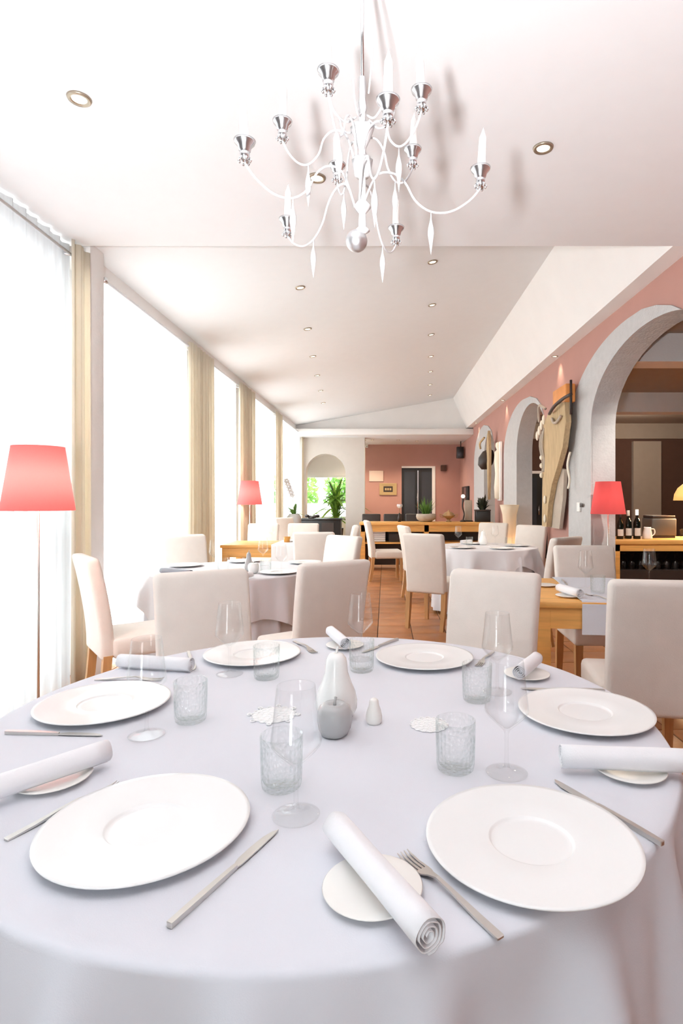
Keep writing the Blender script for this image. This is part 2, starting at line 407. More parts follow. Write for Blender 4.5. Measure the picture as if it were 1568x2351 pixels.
# wall behind the camera; its unseen glazed opening is added for frontal fill light
wbk = [(-2.6, 0), (-1.7, 0), (-1.7, 2.2), (-.7, 2.2), (-.7, 0), (2.4, 0), (2.4, 3.0), (-2.6, 3.0)]
struct('wall_front', MB().prism(wbk, .1, 'y', -2.7), M['white'])
fw = MB()
for x in (-1.7, -.75): fw.box(x, x+.05, -2.67, -2.62, 0, 2.2)
fw.box(-1.65, -.75, -2.67, -2.62, .95, 1.0)
wf = struct('window_7', fw, M['frame'])
for z0, z1 in ((.02, .95), (1.0, 2.2)): MB().box(-1.65, -.75, -2.65, -2.646, z0, z1).build('pane', M['pane'], wf)

# the bar room behind the arches
struct('wall_right.001', MB().box(7.9, 8.0, -2.7, 12.6, 0, 3.0), M['brown'])
struct('wall_back.004', MB().box(2.33, 8.0, 12.5, 12.62, 0, 2.6), M['brown'])
struct('trim_9', MB().box(2.33, 8.0, 12.46, 12.62, 2.6, 2.93), M['taupe'])
struct('ceiling.003', MB().box(2.33, 8.0, -2.7, 12.62, 2.93, 3.0), M['taupe'])
struct('trim_10', MB().box(2.34, 7.9, 5.70, 6.0, 2.65, 2.93), M['white'])
struct('trim_11', MB().box(2.34, 7.9, 8.85, 9.15, 2.63, 2.93), M['white'])
struct('trim_12', MB().box(5.35, 5.95, 12.40, 12.5, 0, 2.54), M['taupe'])
struct('wall_front.001', MB().box(2.33, 8.0, -2.7, -2.6, 0, 3.0), M['taupe'])
d2 = struct('door_2', MB().box(3.02, 3.62, 12.44, 12.5, .02, 1.83), M['black'])
for x in (3.07, 3.36): MB().box(x, x+.2, 12.425, 12.44, .3, 1.75).build('pane', M['slate'], d2)
MB().tube([(3.31, 12.40, .95), (3.31, 12.40, 1.15)], .01).build('handle', M['chrome'], d2)
struct('trim_13', MB().box(2.95, 3.70, 12.42, 12.5, 1.84, 1.90), M['white'])

# outside: terrace, low garden wall, greenery
struct('ground', MB().box(-30, -2.5, -12, 40, -.16, -.05).box(-2.5, 20, 16.7, 40, -.16, -.05), M['paving'])
struct('wall_garden', MB().box(-9, 3, 23.5, 23.8, -.05, 1.12), M['white'])
def leafball(name, cx, cy, cz, rx, ry, rz_, n, m, label, cat, size=.16):
    mb = MB(); rnd = random.Random(int(cx*100+cy*10))
    for i in range(n):
        d = Vector((rnd.gauss(0, 1), rnd.gauss(0, 1), rnd.gauss(0, 1))).normalized()*(rnd.random()**.4)
        p = Vector((cx+d.x*rx, cy+d.y*ry, cz+d.z*rz_)); s = size*rnd.uniform(.6, 1.3)
        u = Vector((rnd.gauss(0, 1), rnd.gauss(0, 1), rnd.gauss(0, 1))).normalized(); v = u.orthogonal().normalized()
        mb.add([p-u*s, p+v*s*.4, p+u*s, p-v*s*.4], [(0, 1, 2, 3)])
    o = mb.build(name, m, weld=False); tag(o, label, cat); return o
for i, (x, y) in enumerate(((-6.4, 26.5), (-4.1, 26.0), (-1.8, 26.8), (.5, 26.2))):
    t = thing('garden_bush', ['leafy green bush outside, leftmost seen through the arched opening', 'leafy green bush outside the arched opening, second from its left edge', 'leafy green bush outside, behind the potted palm', 'leafy green bush outside, mostly hidden by the white pier'][i], 'bush', (0, 0, 0))
    b = leafball('foliage', x, y, 1.5, 1.08, .8, 1.5, 900, M['hedge'], None, None, .2); b.parent = t
    MB().tube([(x, y, -.06), (x, y, 1.2)], [.08, .04]).build('stem', M['trunk'], t)

# ------------------------------------------------------------------ curtains
def wavy(y0, y1, x, amp, wl, z0, z1, seed, step=.012):
    rnd = random.Random(seed); mb = MB(); n = int((y1-y0)/step); ph = rnd.random()*6; rows = (z1, z1-.35, z1-1.2, z0+.6, z0)
    vs = []; fs = []
    f2 = rnd.uniform(.35, .6)
    for i in range(n+1):
        y = y0+(y1-y0)*i/n
        for j, z in enumerate(rows):
            g = .75+.12*j
            vs.append((x+amp*g*(math.sin(2*PI*y/wl+ph)+.5*math.sin(2*PI*y/(wl*f2)+ph*2+.15*j)+.4*math.sin(2*PI*y/(wl*2.7))), y, z))
    r = len(rows)
    for i in range(n):
        for j in range(r-1): fs.append((i*r+j, (i+1)*r+j, (i+1)*r+j+1, i*r+j+1))
    return mb.add(vs, fs, 0, True)
bays = [(-2.5, 3.88), (4.26, 6.12), (6.85, 8.16), (9.08, 10.85), (11.38, 14.25)]
where = ['nearest to the camera at the left edge of the picture', 'behind the chairs of the first round table', 'between the two beige drapes left of the far lamp', 'right of the far coral lamp', 'at the far end by the arched opening']
for i, (y0, y1) in enumerate(bays):
    o = wavy(y0, y1, -2.125, .016, .12, .015, 2.94 if i else 2.985, i+3).build('sheer_curtain', M['sheer'] if i else M['sheer_dimmed'], weld=False)
    tag(o, 'white translucent sheer curtain, '+where[i], 'curtain', 'sheer curtains along the windows')
drs = [(3.76, 4.02, 2.985), (6.08, 6.90, 2.95), (8.14, 9.10, 2.95), (10.83, 11.40, 2.95), (14.2, 14.38, 2.93)]
where = ['nearest the camera, above the left chair', 'second from the camera, left of the far lamp', 'directly behind the far coral lamp', 'narrow, right of the far coral lamp', 'at the far corner beside the arched opening']
for i, (y0, y1, zt) in enumerate(drs):
    o = wavy(y0, y1, -2.065, .022, .10, .015, zt, i+30, .006).build('drape', M['drape'], weld=False)
    tag(o, 'gathered beige drape, '+where[i], 'drape', 'beige drapes between the windows')
    md = o.modifiers.new('thick', 'SOLIDIFY'); md.thickness = .004
# plain white column beside the nearest drape
struct('trim_14', MB().box(-2.20, -2.075, 4.04, 4.24, 0, 3.17, bev=.006), M['white'])
rods = [(-2.45, 3.98), (4.27, 14.35)]
for i, (y0, y1) in enumerate(rods):
    t = thing('curtain_rod', ['slim metal curtain rod above the nearest sheer curtain', 'slim metal curtain rod along the far windows'][i], 'curtain rod', (0, 0, 0), 0, 'curtain rods')
    zr = 2.905
    MB().tube([(-2.085, y0, zr), (-2.085, y1, zr)], .009, 10).build('rod', M['wmetal'], t)
    for y in ((y0+.02, y1+.01) if i == 0 else (y0+.0, y1)): MB().sphere(.026, (-2.085, y, zr)).build('finial', M['chrome'], t)
    for y in ([y0+.3, 3.82] if i == 0 else [4.32, 6.3, 8.4, 11.1, 14.25]):
        MB().tube([(-2.085, y, zr), (-2.18, y, zr+.02), (-2.30, y, zr+.02)], .008, 8).build('bracket', M['chrome'], t)

# ------------------------------------------------------------------ ceiling spots
rng = MB().lathe([(.030, -.002), (.034, -.008), (.046, -.008), (.050, 0), (.034, .002)], 24)
lens = MB().lathe([(0, -.0045), (.031, -.0035)], 20)
proto = thing('ceiling_spot', 'recessed ceiling spot at the upper left above the nearest curtain', 'ceiling light', (0, 0, 0), 0, 'recessed ceiling spots')
rng.build('trim_ring', M['ring'], proto); lens.build('bulb', M['bulb'], proto)
def near_pt(px, py, z=3.0):
    Y = 1320*(z-1.28)/(1147-py); return (X(px, Y), Y, z)
def slope_pt(px, py):
    u, v = (px-885)/1320, (1147-py)/1320
    Y = (3.74-.175*1.64-1.28)/(v-.175*u); return (u*Y, Y, 1.28+v*Y)
first = True
def spot(p, label, tilt=0.0, watts=0.0, ang=1.5, scale=1.0):
    global first
    o = proto if first else dup(proto, p, 0, label, 'recessed ceiling spots'); first = False
    o.location = p; o.rotation_euler = (0, tilt, 0); o.scale = (scale,)*3; o['label'] = label
    if watts: lamp('spot_light', 'SPOT', (p[0], p[1], p[2]-.02), watts, (1, .80, .58), .03, spot=ang)
spot(near_pt(182, 226), 'recessed ceiling spot at the upper left above the nearest curtain', 0, 3)
spot(near_pt(1247, 339), 'recessed ceiling spot at the right of the chandelier', 0, 3)
spot(near_pt(727, 408), 'recessed ceiling spot seen between the chandelier arms', 0, 3)
TL = -math.atan(.175)
ordn = ['first', 'second', 'third', 'fourth', 'fifth', 'sixth', 'seventh', 'eighth']
for i, (px, py) in enumerate([(689, 660), (706, 755), (718, 818), (728, 862), (736, 897), (742, 925)]):
    spot(slope_pt(px, py), '%s recessed spot from the camera in the left row of the sloping ceiling' % ordn[i], TL, 7, 1.9)
for i, (px, py) in enumerate([(993, 601), (992, 700), (990, 768), (989, 818), (988, 853), (987, 883), (987, 907)]):
    spot(slope_pt(px, py), '%s recessed spot from the camera in the right row of the sloping ceiling' % ordn[i], TL, 7, 1.9)
for i, y in enumerate((6.9, 9.95, 12.9)):
    spot((2.03, y, 3.0), '%s recessed spot from the camera in the soffit above the pink wall' % ordn[i], 0, 5, 1.3, .8)
for i, (px, py) in enumerate([(797, 1011), (820, 1011), (837, 1011), (855, 1010), (914, 1010), (957, 1012), (983, 1013)]):
    Y = 1320*1.55/(1147-py)
    spot((X(px, Y), Y, 2.83), '%s small spot from the left in the back ceiling behind the beam' % ordn[i], 0, 18, 2.3, .9)

# ------------------------------------------------------------------ chandelier
CX, CY = -.08, 1.69
ch = thing('chandelier', 'white chandelier with ten white candles in silver cups above the front table', 'chandelier', (CX, CY, 1.28))
MB().tube([(0.012, 0, .78), (0.012, 0, 1.24)], .010, 10).lathe([(.0, .775), (.022, .79), (.012, .80), (.010, .84), (.026, .86), (.01, .88)], 16, (0.012, 0, 0)).build('glass_column', M['crystal'], ch)
MB().lathe([(0, .945), (.02, .95), (.026, .985), (.028, 1.0), (.014, .995), (.009, 1.03), (.018, 1.05), (.03, 1.085), (.032, 1.095), (.014, 1.09), (.008, 1.13), (.013, 1.15), (.006, 1.20)], 20, (0.012, 0, 0), wob=lambda a, z: 1+.12*math.cos(8*a)).build('hub', M['crystal'], ch)
MB().tube([(.012, 0, 1.2), (.012, 0, 1.72)], .005, 8).build('hanging_rod', M['chrome'], ch)
cab = [(.03+.012*math.sin(z*9), .01, 1.2+z) for z in [k*.05 for k in range(11)]]
MB().tube(cab, .0028, 6).build('cable', M['wmetal'], ch)
MB().lathe([(0, 1.72), (.06, 1.72), (.055, 1.69), (.012, 1.66), (0, 1.66)], 24, (.012, 0, 0)).build('ceiling_rose', M['chrome'], ch)
MB().tube([(0, 0, .80), (0, 0, .77)], .003, 6).sphere(.032, (-.005, 0, .76), n=24).build('ball', M['satin'], ch)
cup = MB().lathe([(0, -.012), (.008, -.012), (.010, -.004), (.012, -.002), (.0135, .012), (.0125, .016), (.016, .02), (.018, .03), (.027, .040), (.029, .046), (.0265, .045), (.012, .036), (0, .036)], 24)
for k in range(6): cup.tube([(.012*math.cos(k*PI/3), .012*math.sin(k*PI/3), .0), (.017*math.cos(k*PI/3), .017*math.sin(k*PI/3), -.006), (.013*math.cos(k*PI/3), .013*math.sin(k*PI/3), -.012)], .003, 6)
cnd = MB().lathe([(0, .036), (.0125, .036), (.0115, .09), (.0105, .135), (.007, .144), (.0035, .155), (0, .168)], 16)
drop = MB().lathe([(0, -.125), (.0035, -.10), (.0095, -.062), (.0085, -.045), (.0025, -.02), (.0015, 0), (0, 0)], 10)
def smooth_pts(P, n=4):
    P = [Vector(p) for p in P]; out = []
    for i in range(len(P)-1):
        a, b, c, d = P[max(i-1, 0)], P[i], P[i+1], P[min(i+2, len(P)-1)]
        for k in range(n):
            t = k/n
            out.append(.5*((2*b)+(-a+c)*t+(2*a-5*b+4*c-d)*t*t+(-a+3*b-3*c+d)*t**3))
    return out+[P[-1]]
lowp = [(.012, .86), (.05, .945), (.095, .955), (.135, .925), (.165, .87), (.21, .835), (.265, .832), (.318, .86), (1, .895)]
upp = [(.012, 1.0), (.035, 1.07), (.07, 1.085), (.10, 1.06), (.115, 1.015), (.145, .985), (.175, .99), (.203, 1.02), (1, 1.055)]
ups = [(251, .21), (324, .22), (180, .223), (110, .235), (39, .214)]
lows = [(209, .336), (134, .364), (70, .343), (-6, .355), (285, .332)]
for tier, (prof, pos, zc) in enumerate(((lowp, lows, .907), (upp, ups, 1.067))):
    for ang, R in pos:
        c, s = math.cos(math.radians(ang)), math.sin(math.radians(ang)); rm = prof[-2][0]/(.35 if tier == 0 else .22)
        pts = [((r if r < 1 else R)*c if r == 1 else r*c*R/(.35 if tier == 0 else .22), (R*s if r == 1 else r*s*R/(.35 if tier == 0 else .22)), z) for r, z in prof]
        arm = MB().tube(smooth_pts(pts), .0031, 8).build('arm', M['wmetal'], ch)
        cu = cup.build('candle_cup', M['chrome'], arm); cu.location = (R*c, R*s, zc)
        cd = cnd.build('candle', M['wax'], arm); cd.location = (R*c, R*s, zc); cd.rotation_euler = (random.uniform(-.05, .05), random.uniform(-.06, .06), 0)
        rl = prof[-4][0]*R/(.35 if tier == 0 else .22)
        dp = drop.build('crystal_drop', M['crystal'], arm); dp.location = (rl*c, rl*s, prof[-4][1]-.004)
for k in range(6):
    a = k*PI/3+.3; c, s = math.cos(a), math.sin(a)
    MB().tube(smooth_pts([(.02*c+.012, .02*s, 1.12), (.05*c+.012, .05*s, 1.10), (.085*c+.012, .085*s, 1.125), (.10*c+.012, .10*s, 1.17)]), .0032, 6).build('scroll', M['wmetal'], ch)

# ------------------------------------------------------------------ chairs
def rbox(x0, x1, y0, y1, z0, z1, bev, seg=3, bend=None, cut=6):
    bm = bmesh.new(); bmesh.ops.create_cube(bm, size=1)
    for v in bm.verts: v.co = Vector(((x0+x1)/2+v.co.x*(x1-x0), (y0+y1)/2+v.co.y*(y1-y0), (z0+z1)/2+v.co.z*(z1-z0)))
    bmesh.ops.bevel(bm, geom=bm.edges[:], offset=bev, segments=seg, affect='EDGES', profile=.5)
    if bend:
        for k in range(1, cut):
            z = z0+bev+(z1-z0-2*bev)*k/cut
            bmesh.ops.bisect_plane(bm, geom=bm.verts[:]+bm.edges[:]+bm.faces[:], plane_co=(0, 0, z), plane_no=(0, 0, 1))
        for v in bm.verts: v.co = bend(v.co)
    bm.verts.index_update(); mb = MB()
    mb.add([tuple(v.co) for v in bm.verts], [tuple(v.index for v in f.verts) for f in bm.faces], 0, True); bm.free()
    return mb
def chair_meshes():
    def bend(p):
        t = max(0, (p.z-.42)/.53); w = .93+.07*min(1, max(0, t))
        return Vector((p.x*(1.0-.03*(1-t) if t > 0 else .97), p.y-.085*t**1.5+.012*t*math.cos(p.x*7)*0, p.z+(.012*math.cos(p.x*6)-.012 if t > .95 else 0)))
    b = rbox(-.215, .215, -.275, -.195, .355, .955, .026, 3, bend, 8)
    s = rbox(-.225, .225, -.21, .235, .355, .475, .028)
    lf = []
    for sx in (-1, 1):
        for fy in (0, 1):
            m = MB()
            if fy: P = [(sx*.19, .205, .36), (sx*.19, .205, 0)]; r = [.024, .018]
            else: P = [(sx*.19, -.235, .38), (sx*.19, -.25, .2), (sx*.185, -.285, 0)]; r = [.024, .023, .018]
            vs = []
            for (x, y, z), q in zip(P, r): vs += [(x-q, y-q, z), (x+q, y-q, z), (x+q, y+q, z), (x-q, y+q, z)]
            n = len(P); fs = [(i*4+k, i*4+(k+1) % 4, i*4+4+(k+1) % 4, i*4+4+k) for i in range(n-1) for k in range(4)]+[(3, 2, 1, 0), (n*4-4, n*4-3, n*4-2, n*4-1)]
            m.add(vs, fs); lf.append(m)
    return b, s, lf
cb, cs, cl4 = chair_meshes()
def make_chair(name, label, mc, ml, group):
    t = thing(name, label, 'chair', (0, 0, 0), 0, group)
    cb.build('backrest', mc, t); cs.build('seat', mc, t)
    for m in cl4: m.build('leg', ml, t)
    return t
chair0 = None
def chair(x, y, face, label, group='beige slipcovered dining chairs'):
    """x, y: middle of the top of the backrest; face: direction the sitter looks, degrees from +X"""
    global chair0
    a = math.radians(face); rz = a-PI/2
    loc = (x+.31*math.cos(a), y+.31*math.sin(a), 0)
    if chair0 is None:
        chair0 = make_chair('dining_chair', label, M['linen'], M['oak'], group); chair0.location = loc; chair0.rotation_euler = (0, 0, rz); return chair0
    return dup(chair0, loc, rz, label, group)
chair(-.85, 2.67, -59, 'beige slipcovered chair behind the back-left plate of the front table')
chair(.505, 2.67, -120, 'beige slipcovered chair behind the back-right plate of the front table')
chair(-1.78, 3.42, 38, 'beige slipcovered chair at the left by the curtain with honey wooden legs showing')
chair(-.275, 3.10, 125, 'beige slipcovered chair turned away, right of the second round table')
chair(1.145, 2.38, 82, 'large beige slipcovered chair at the right edge with its back to the camera')
chair(-1.90, 5.40, -49, 'beige slipcovered chair against the curtain beyond the second round table')
chair(-.385, 5.30, 228, 'pale beige slipcovered chair on the far right of the second round table')
chair(-.735, 5.90, 92, 'beige slipcovered chair with its back to us at the left pine table')
chair(-1.69, 7.98, -90, 'beige slipcovered chair below the far coral lamp, behind the left pine table')
chair(-1.15, 8.07, -88, 'beige slipcovered chair facing us behind the left pine table, right of the lamp')
chair(-1.88, 10.6, -40, 'small far beige slipcovered chair below the orchid by the window')
chair(-.385, 7.35, 185, 'small pale beige slipcovered chair at the right end of the left pine table')
chair(-.29, 9.15, 8, 'beige slipcovered chair in profile facing right before the pine sideboard')
chair(.37, 5.62, 62, 'beige slipcovered aisle chair with its back to us, left of far round table')
chair(.235, 7.35, 12, 'beige slipcovered chair half hidden behind the aisle chair')
chair(1.90, 7.47, 228, 'beige slipcovered chair facing us on the right of the far round table')
chair(1.55, 8.25, 240, 'narrow beige slipcovered chair at the far side of the far round table')
chair(1.60, 5.10, 130, 'beige slipcovered chair in profile by the pink wall behind the right pine table')
chair(1.43, 4.15, -92, 'beige slipcovered chair facing us behind the right pine table')
dch = make_chair('dining_chair', 'dark chair behind the pine sideboard, leftmost of three', M['dark'], M['dark'], 'dark chairs behind the sideboard')
dch.location = (-.33, 13.1, 0); dch.rotation_euler = (0, 0, PI)
dup(dch, (.17, 13.1, 0), PI, 'dark chair behind the pine sideboard, middle of three', 'dark chairs behind the sideboard')
dup(dch, (.68, 13.1, 0), PI, 'dark chair behind the pine sideboard, rightmost of three', 'dark chairs behind the sideboard')

# ------------------------------------------------------------------ tables and cloths
def fold_cloth(R, ztop, zbot, nf, amp, seed, hem=0.0, n=288, lift=0.004, phase=0.0):
    rnd = random.Random(seed); ph = [rnd.random()*6.28 for _ in range(6)]
    def wave(a):
        c = .5+.5*math.cos(nf*a+ph[0]+1.3*math.sin(2*a+ph[1])); e = .5+.5*math.cos(int(nf*.6)*a+ph[3]+.9*math.sin(3*a))
        return 1.15*c**2.4-.55+.45*e**2+.22*math.cos(int(nf*.5+1)*a+ph[2])
    rows = []
    for r in (0, .3, .6, .8, .93, .975): rows.append((R*r, ztop+lift, 0, 0))
    rc = .013
    for k in range(1, 5):
        t = k/4*PI/2; rows.append((R-rc+rc*math.sin(t)+.004, ztop+lift-rc+rc*math.cos(t), .05*k/4*k/4, 0))
    H = ztop-zbot
    for k in range(1, 11):
        u = k/10; rows.append((R+.004+.03*u, ztop-rc-(H-rc)*u, .22+.78*min(1, u*H/.14)**.9, u))
    vs = [(0, 0, ztop+lift)]; fs = []
    for r, z, g, u in rows[1:]:
        for k in range(n):
            a = 2*PI*k/n+phase; wv = wave(a)
            rr = r+amp*g*(wv+.22)*(.62+.38*min(1, u*1.5)); zz = z+(hem*u*(math.sin(4*a+ph[4])*.6+math.sin(7*a+ph[5])*.4) if hem else 0)
            vs.append((rr*math.cos(a), rr*math.sin(a), zz))
    m = len(rows)-1
    for k in range(n): fs.append((0, 1+k, 1+(k+1) % n))
    for i in range(m-1):
        for k in range(n): fs.append((1+i*n+k, 1+(i+1)*n+k, 1+(i+1)*n+(k+1) % n, 1+i*n+(k+1) % n))
    return MB().add(vs, fs, 0, True)
def round_table(x, y, R, z, label):
    t = thing('round_table', label, 'table', (x, y, 0), 0, 'round tables under white cloths')
    MB().lathe([(0, z-.03), (R-.01, z-.03), (R-.005, z-.015), (R-.01, z-.002), (0, z-.002)], 48).build('tabletop', M['pine'], t)
    for k in range(4):
        a = PI/4+k*PI/2; MB().tube([(R*.62*math.cos(a), R*.62*math.sin(a), z-.03), (R*.66*math.cos(a), R*.66*math.sin(a), 0)], [.03, .022], 8).build('leg', M['oak'], t)
    return t
T1 = (-.155, 1.478, .82); ZT = .735
round_table(T1[0], T1[1], .775, ZT-.004, 'large round table in front, hidden under its white cloth')
o = fold_cloth(.812, ZT-.004, .12, 23, .058, 5, n=576).build('tablecloth', M['cloth'], loc=(T1[0], T1[1], 0))
tag(o, 'white cloth draped over the large front round table', 'tablecloth', 'white round tablecloths')
T2 = (-1.165, 4.45); T3 = (1.15, 6.62)
for (x, y), R, tx in ((T2, .60, 'second round table on the left'), (T3, .57, 'far round table by the pink wall')):
    round_table(x, y, R, .735, tx+', under two white cloths')
    o = fold_cloth(R, .731, .04, 20, .030, int(x*10)+40).build('tablecloth', M['cloth'], loc=(x, y, 0))
    tag(o, 'long white underskirt cloth of the '+tx, 'tablecloth', 'white round tablecloths')
    o = fold_cloth(R+.016, .737, .46, 13, .050, int(x*10)+41, hem=.11).build('cloth_topper', M['topper'], loc=(x, y, 0))
    tag(o, 'white wavy-hemmed topper cloth of the '+tx, 'tablecloth', 'white cloth toppers')
def pine_table(label, x, y, rz, L, W, z, group='pine dining tables', fas=.11, leg=.075):
    t = thing('pine_table', label, 'table', (x, y, 0), rz, group)
    MB().box(-L/2, L/2, -W/2, W/2, z-.035, z, bev=.006).build('tabletop', M['pine'], t)
    ap = MB()
    for s in (-1, 1):
        ap.box(-L/2+.04, L/2-.04, s*(W/2-.03)-.011, s*(W/2-.03)+.011, z-.035-fas, z-.035)
        ap.box(s*(L/2-.03)-.011, s*(L/2-.03)+.011, -W/2+.04, W/2-.04, z-.035-fas, z-.035)
    ap.build('apron', M['pine'], t)
    for sx in (-1, 1):
        for sy in (-1, 1):
            cx, cy = sx*(L/2-.018-leg/2), sy*(W/2-.018-leg/2)
            MB().box(cx-leg/2, cx+leg/2, cy-leg/2, cy+leg/2, 0, z-.035, bev=.004).build('leg', M['pine'], t)
    return t
pine_table('honey pine table on the right with a pale blue runner', 1.36, 3.42, -.12, 1.06, .92, .745)
pine_table('honey pine table on the left below the far coral lamp', -1.42, 7.12, 0, 1.05, .74, .745)
# cloth runner over the right pine table
def runner(label, x, y, rz, w_, half, hang, z, m):
    mb = MB(); P = [(-half-.006, z-hang), (-half-.006, z-.01), (-half, z+.004), (half, z+.004), (half+.006, z-.01), (half+.006, z-hang)]
    vs = []; fs = []
    for yy, zz in P: vs += [(-w_/2, yy, zz), (w_/2, yy, zz), (w_/2, yy*1.0, zz+.003), (-w_/2, yy, zz+.003)]
    for i in range(len(P)-1):
        for a_, b_ in ((0, 1), (1, 2), (2, 3), (3, 0)): fs.append((i*4+a_, i*4+b_, i*4+4+b_, i*4+4+a_))
    fs += [(0, 1, 2, 3), (20, 21, 22, 23)]
    o = mb.add(vs, fs).build('table_runner', m, loc=(x, y, 0)); o.rotation_euler = (0, 0, rz)
    md = o.modifiers.new('thick', 'SOLIDIFY'); md.thickness = .003
    tag(o, label, 'table runner', 'cloth runners'); return o
runner('pale blue runner hanging over the front of the right pine table', 1.28, 3.44, -.12, .40, .463, .17, .745, M['runner'])
runner('pinkish white runner across the left pine table', -1.12, 7.12, 0, .44, .373, .2, .745, M['napkin'])
# sideboard across the back of the room, linen and a box on its shelf
t = thing('linen_stack', 'stack of folded white linen on the shelf inside the pine sideboard', 'linen', (-.12, 10.58, .51))
for k in range(5): MB().box(-.12, .12, -.14, .14, .003+.04*k, .040+.04*k, bev=.012).build('folded_cloth', M['napkin'], t)
t = thing('storage_box', 'dark box on the shelf inside the pine sideboard beside the linen', 'box', (.16, 10.58, .51))
MB().box(-.10, .10, -.14, .14, 0, .15, bev=.006).build('body', M['dark'], t); MB().box(-.105, .105, -.145, .145, .15, .175, bev=.006).build('lid', M['black'], t)
sb = thing('sideboard', 'long honey pine sideboard across the room below the plants', 'sideboard', (0, 0, 0))
MB().box(-.47, 1.95, 10.33, 10.90, .82, .87, bev=.006).build('top', M['pine'], sb)
MB().box(-.44, 1.92, 10.36, 10.39, .70, .82).build('front_rail', M['pine'], sb)
for x in (-.45, .70, 1.85): MB().box(x, x+.08, 10.36, 10.88, 0, .82).build('side_panel', M['pine'], sb)
MB().box(-.37, 1.85, 10.38, 10.84, .48, .51).build('shelf', M['pine'], sb)
MB().box(-.37, 1.85, 10.845, 10.865, .05, .82).build('back_panel', M['dark'], sb)

# ------------------------------------------------------------------ tableware of the front table
R0 = .165
platep = [(0, .003), (.045, .003), (.052, .0), (.058, .0), (.06, .003), (.12, .0085), (.158, .0125), (.1645, .0145), (R0, .0155), (.1645, .0170), (.158, .0160), (.11, .0135), (.0670, .0118), (.0650, .0112), (.0632, .0088), (.0610, .0078), (.055, .0078), (0, .0078)]
pm = MB().lathe(platep, 72)
PL = [('front left', -.392, .946), ('front right', .229, .904), ('right of the right-hand wine glass', .504, 1.453), ('back right', .132, 1.954), ('far left', -.740, 1.513), ('back left', -.461, 1.996)]
p0 = None; ZP = ZT
for nm, x, y in PL:
    lb = 'large white plate with a small centre ring, front table, '+nm
    if p0 is None: p0 = pm.build('plate', M['plate'])
    o = p0 if nm == 'front left' else p0.copy()
    if o is not p0: C.objects.link(o)
    o.location = (x, y, ZP); tag(o, lb, 'plate', 'large white plates')
sp = MB().lathe([(0, .002), (.04, .0), (.045, .003), (.068, .009), (.070, .0105), (.068, .0118), (.045, .006), (0, .005)], 48)
s0 = None
SPL = [('under the spiral-ended napkin at the front', -.018, .798), ('under the napkin at the left edge', -.643, 1.112), ('under the napkin at the right edge', .488, 1.150), ('under the napkin behind the right wine glasses', .4356, 1.772), ('under the napkin at the back', -.150, 2.125)]
for nm, x, y in SPL:
    if s0 is None: s0 = sp.build('side_plate', M['bplate']); o = s0
    else: o = s0.copy(); C.objects.link(o)
    o.location = (x, y, ZT); tag(o, 'small cream bread plate on the front table, '+nm, 'side plate', 'small bread plates')
def napkin(label, a, b, z, r=.022, seed=1, m=None):
    a = Vector((*a, z)); b = Vector((*b, z)); L = (b-a).length; rnd = random.Random(seed)
    # rolled cloth: a spiral strip swept along its length, open spiral at both ends, free hem below
    n = 96; prof = []
    for k in range(n+1):
        t = k/n; ang = t*2*PI*3.6; rr = r*(.16+.84*t)*(1+.03*math.sin(5*ang+seed))
        prof.append((rr*math.cos(ang), rr*math.sin(ang)))
    e = prof[-1]; nx = (e[0]+.012, -r*.95); prof += [((e[0]*.6+nx[0]*.4), e[1]*.55-r*.35), nx, (nx[0]+.008, -r+.001)]
    tt = .0011; vs = []; fs = []; ms = 9
    for i in range(ms):
        u = i/(ms-1); sc = 1+.02*math.sin(7*u+seed)
        for px, pz in prof: vs.append((px*sc, (u-.5)*L, pz*sc))
    q = len(prof)
    for i in range(ms-1):
        for k in range(q-1): fs.append((i*q+k, i*q+k+1, (i+1)*q+k+1, (i+1)*q+k))
    o = MB().add(vs, fs, 0, True).build('napkin', m or M['napkin'], weld=False)
    md = o.modifiers.new('thick', 'SOLIDIFY'); md.thickness = tt; md.offset = 0
    d = b-a; o.location = (a+b)/2; o.rotation_euler = (0, 0, math.atan2(d.y, d.x)-PI/2)
    tag(o, label, 'napkin', 'rolled white napkins'); return o
zn = ZT+.0345
napkin('rolled white napkin at the front with its spiral end towards us', (-.080, .902), (.052, .672), zn, .022, 1)
napkin('rolled white napkin at the left edge, between fork and knife', (-.727, .972), (-.565, 1.170), zn, .023, 2)
napkin('rolled white napkin lying left of the back-left plate', (-.612, 1.816), (-.862, 1.865), ZT+.0235, .022, 3)
napkin('rolled white napkin at the back, left of the upright wine glass', (-.215, 2.235), (-.142, 2.035), zn, .021, 4)
napkin('rolled white napkin slanting behind the right wine glasses', (.395, 1.695), (.487, 1.850), zn, .022, 5)
napkin('rolled white napkin at the right edge beside the knife', (.600, 1.125), (.349, 1.146), zn, .023, 6)
# glasses
wgp = [(0, .0), (.030, .0), (.0405, .001), (.0412, .0022), (.034, .0035), (.012, .006), (.0062, .011), (.0042, .022), (.0037, .055), (.0042, .078), (.0065, .086), (.018, .097), (.034, .112), (.0428, .123), (.0438, .128), (.0425, .140), (.038, .180), (.0338, .222), (.0332, .2245), (.0328, .2235), (.037, .180), (.0412, .140), (.0424, .129), (.0405, .123), (.022, .104), (.006, .091), (0, .0905)]
wgm = MB().lathe(wgp, 48)
wg0 = None
def wine(x, y, z, label, group='stemmed wine glasses'):
    global wg0
    if wg0 is None: wg0 = wgm.build('wine_glass', M['glass']); o = wg0
    else: o = wg0.copy(); C.objects.link(o)
    o.location = (x, y, z+.0008); tag(o, label, 'wine glass', group); return o
tmp_ = [(0, .0), (.033, .0), (.0365, .003), (.0375, .012), (.039, .06), (.0405, .098), (.0402, .100), (.0388, .0995), (.0372, .06), (.035, .016), (.031, .010), (0, .010)]
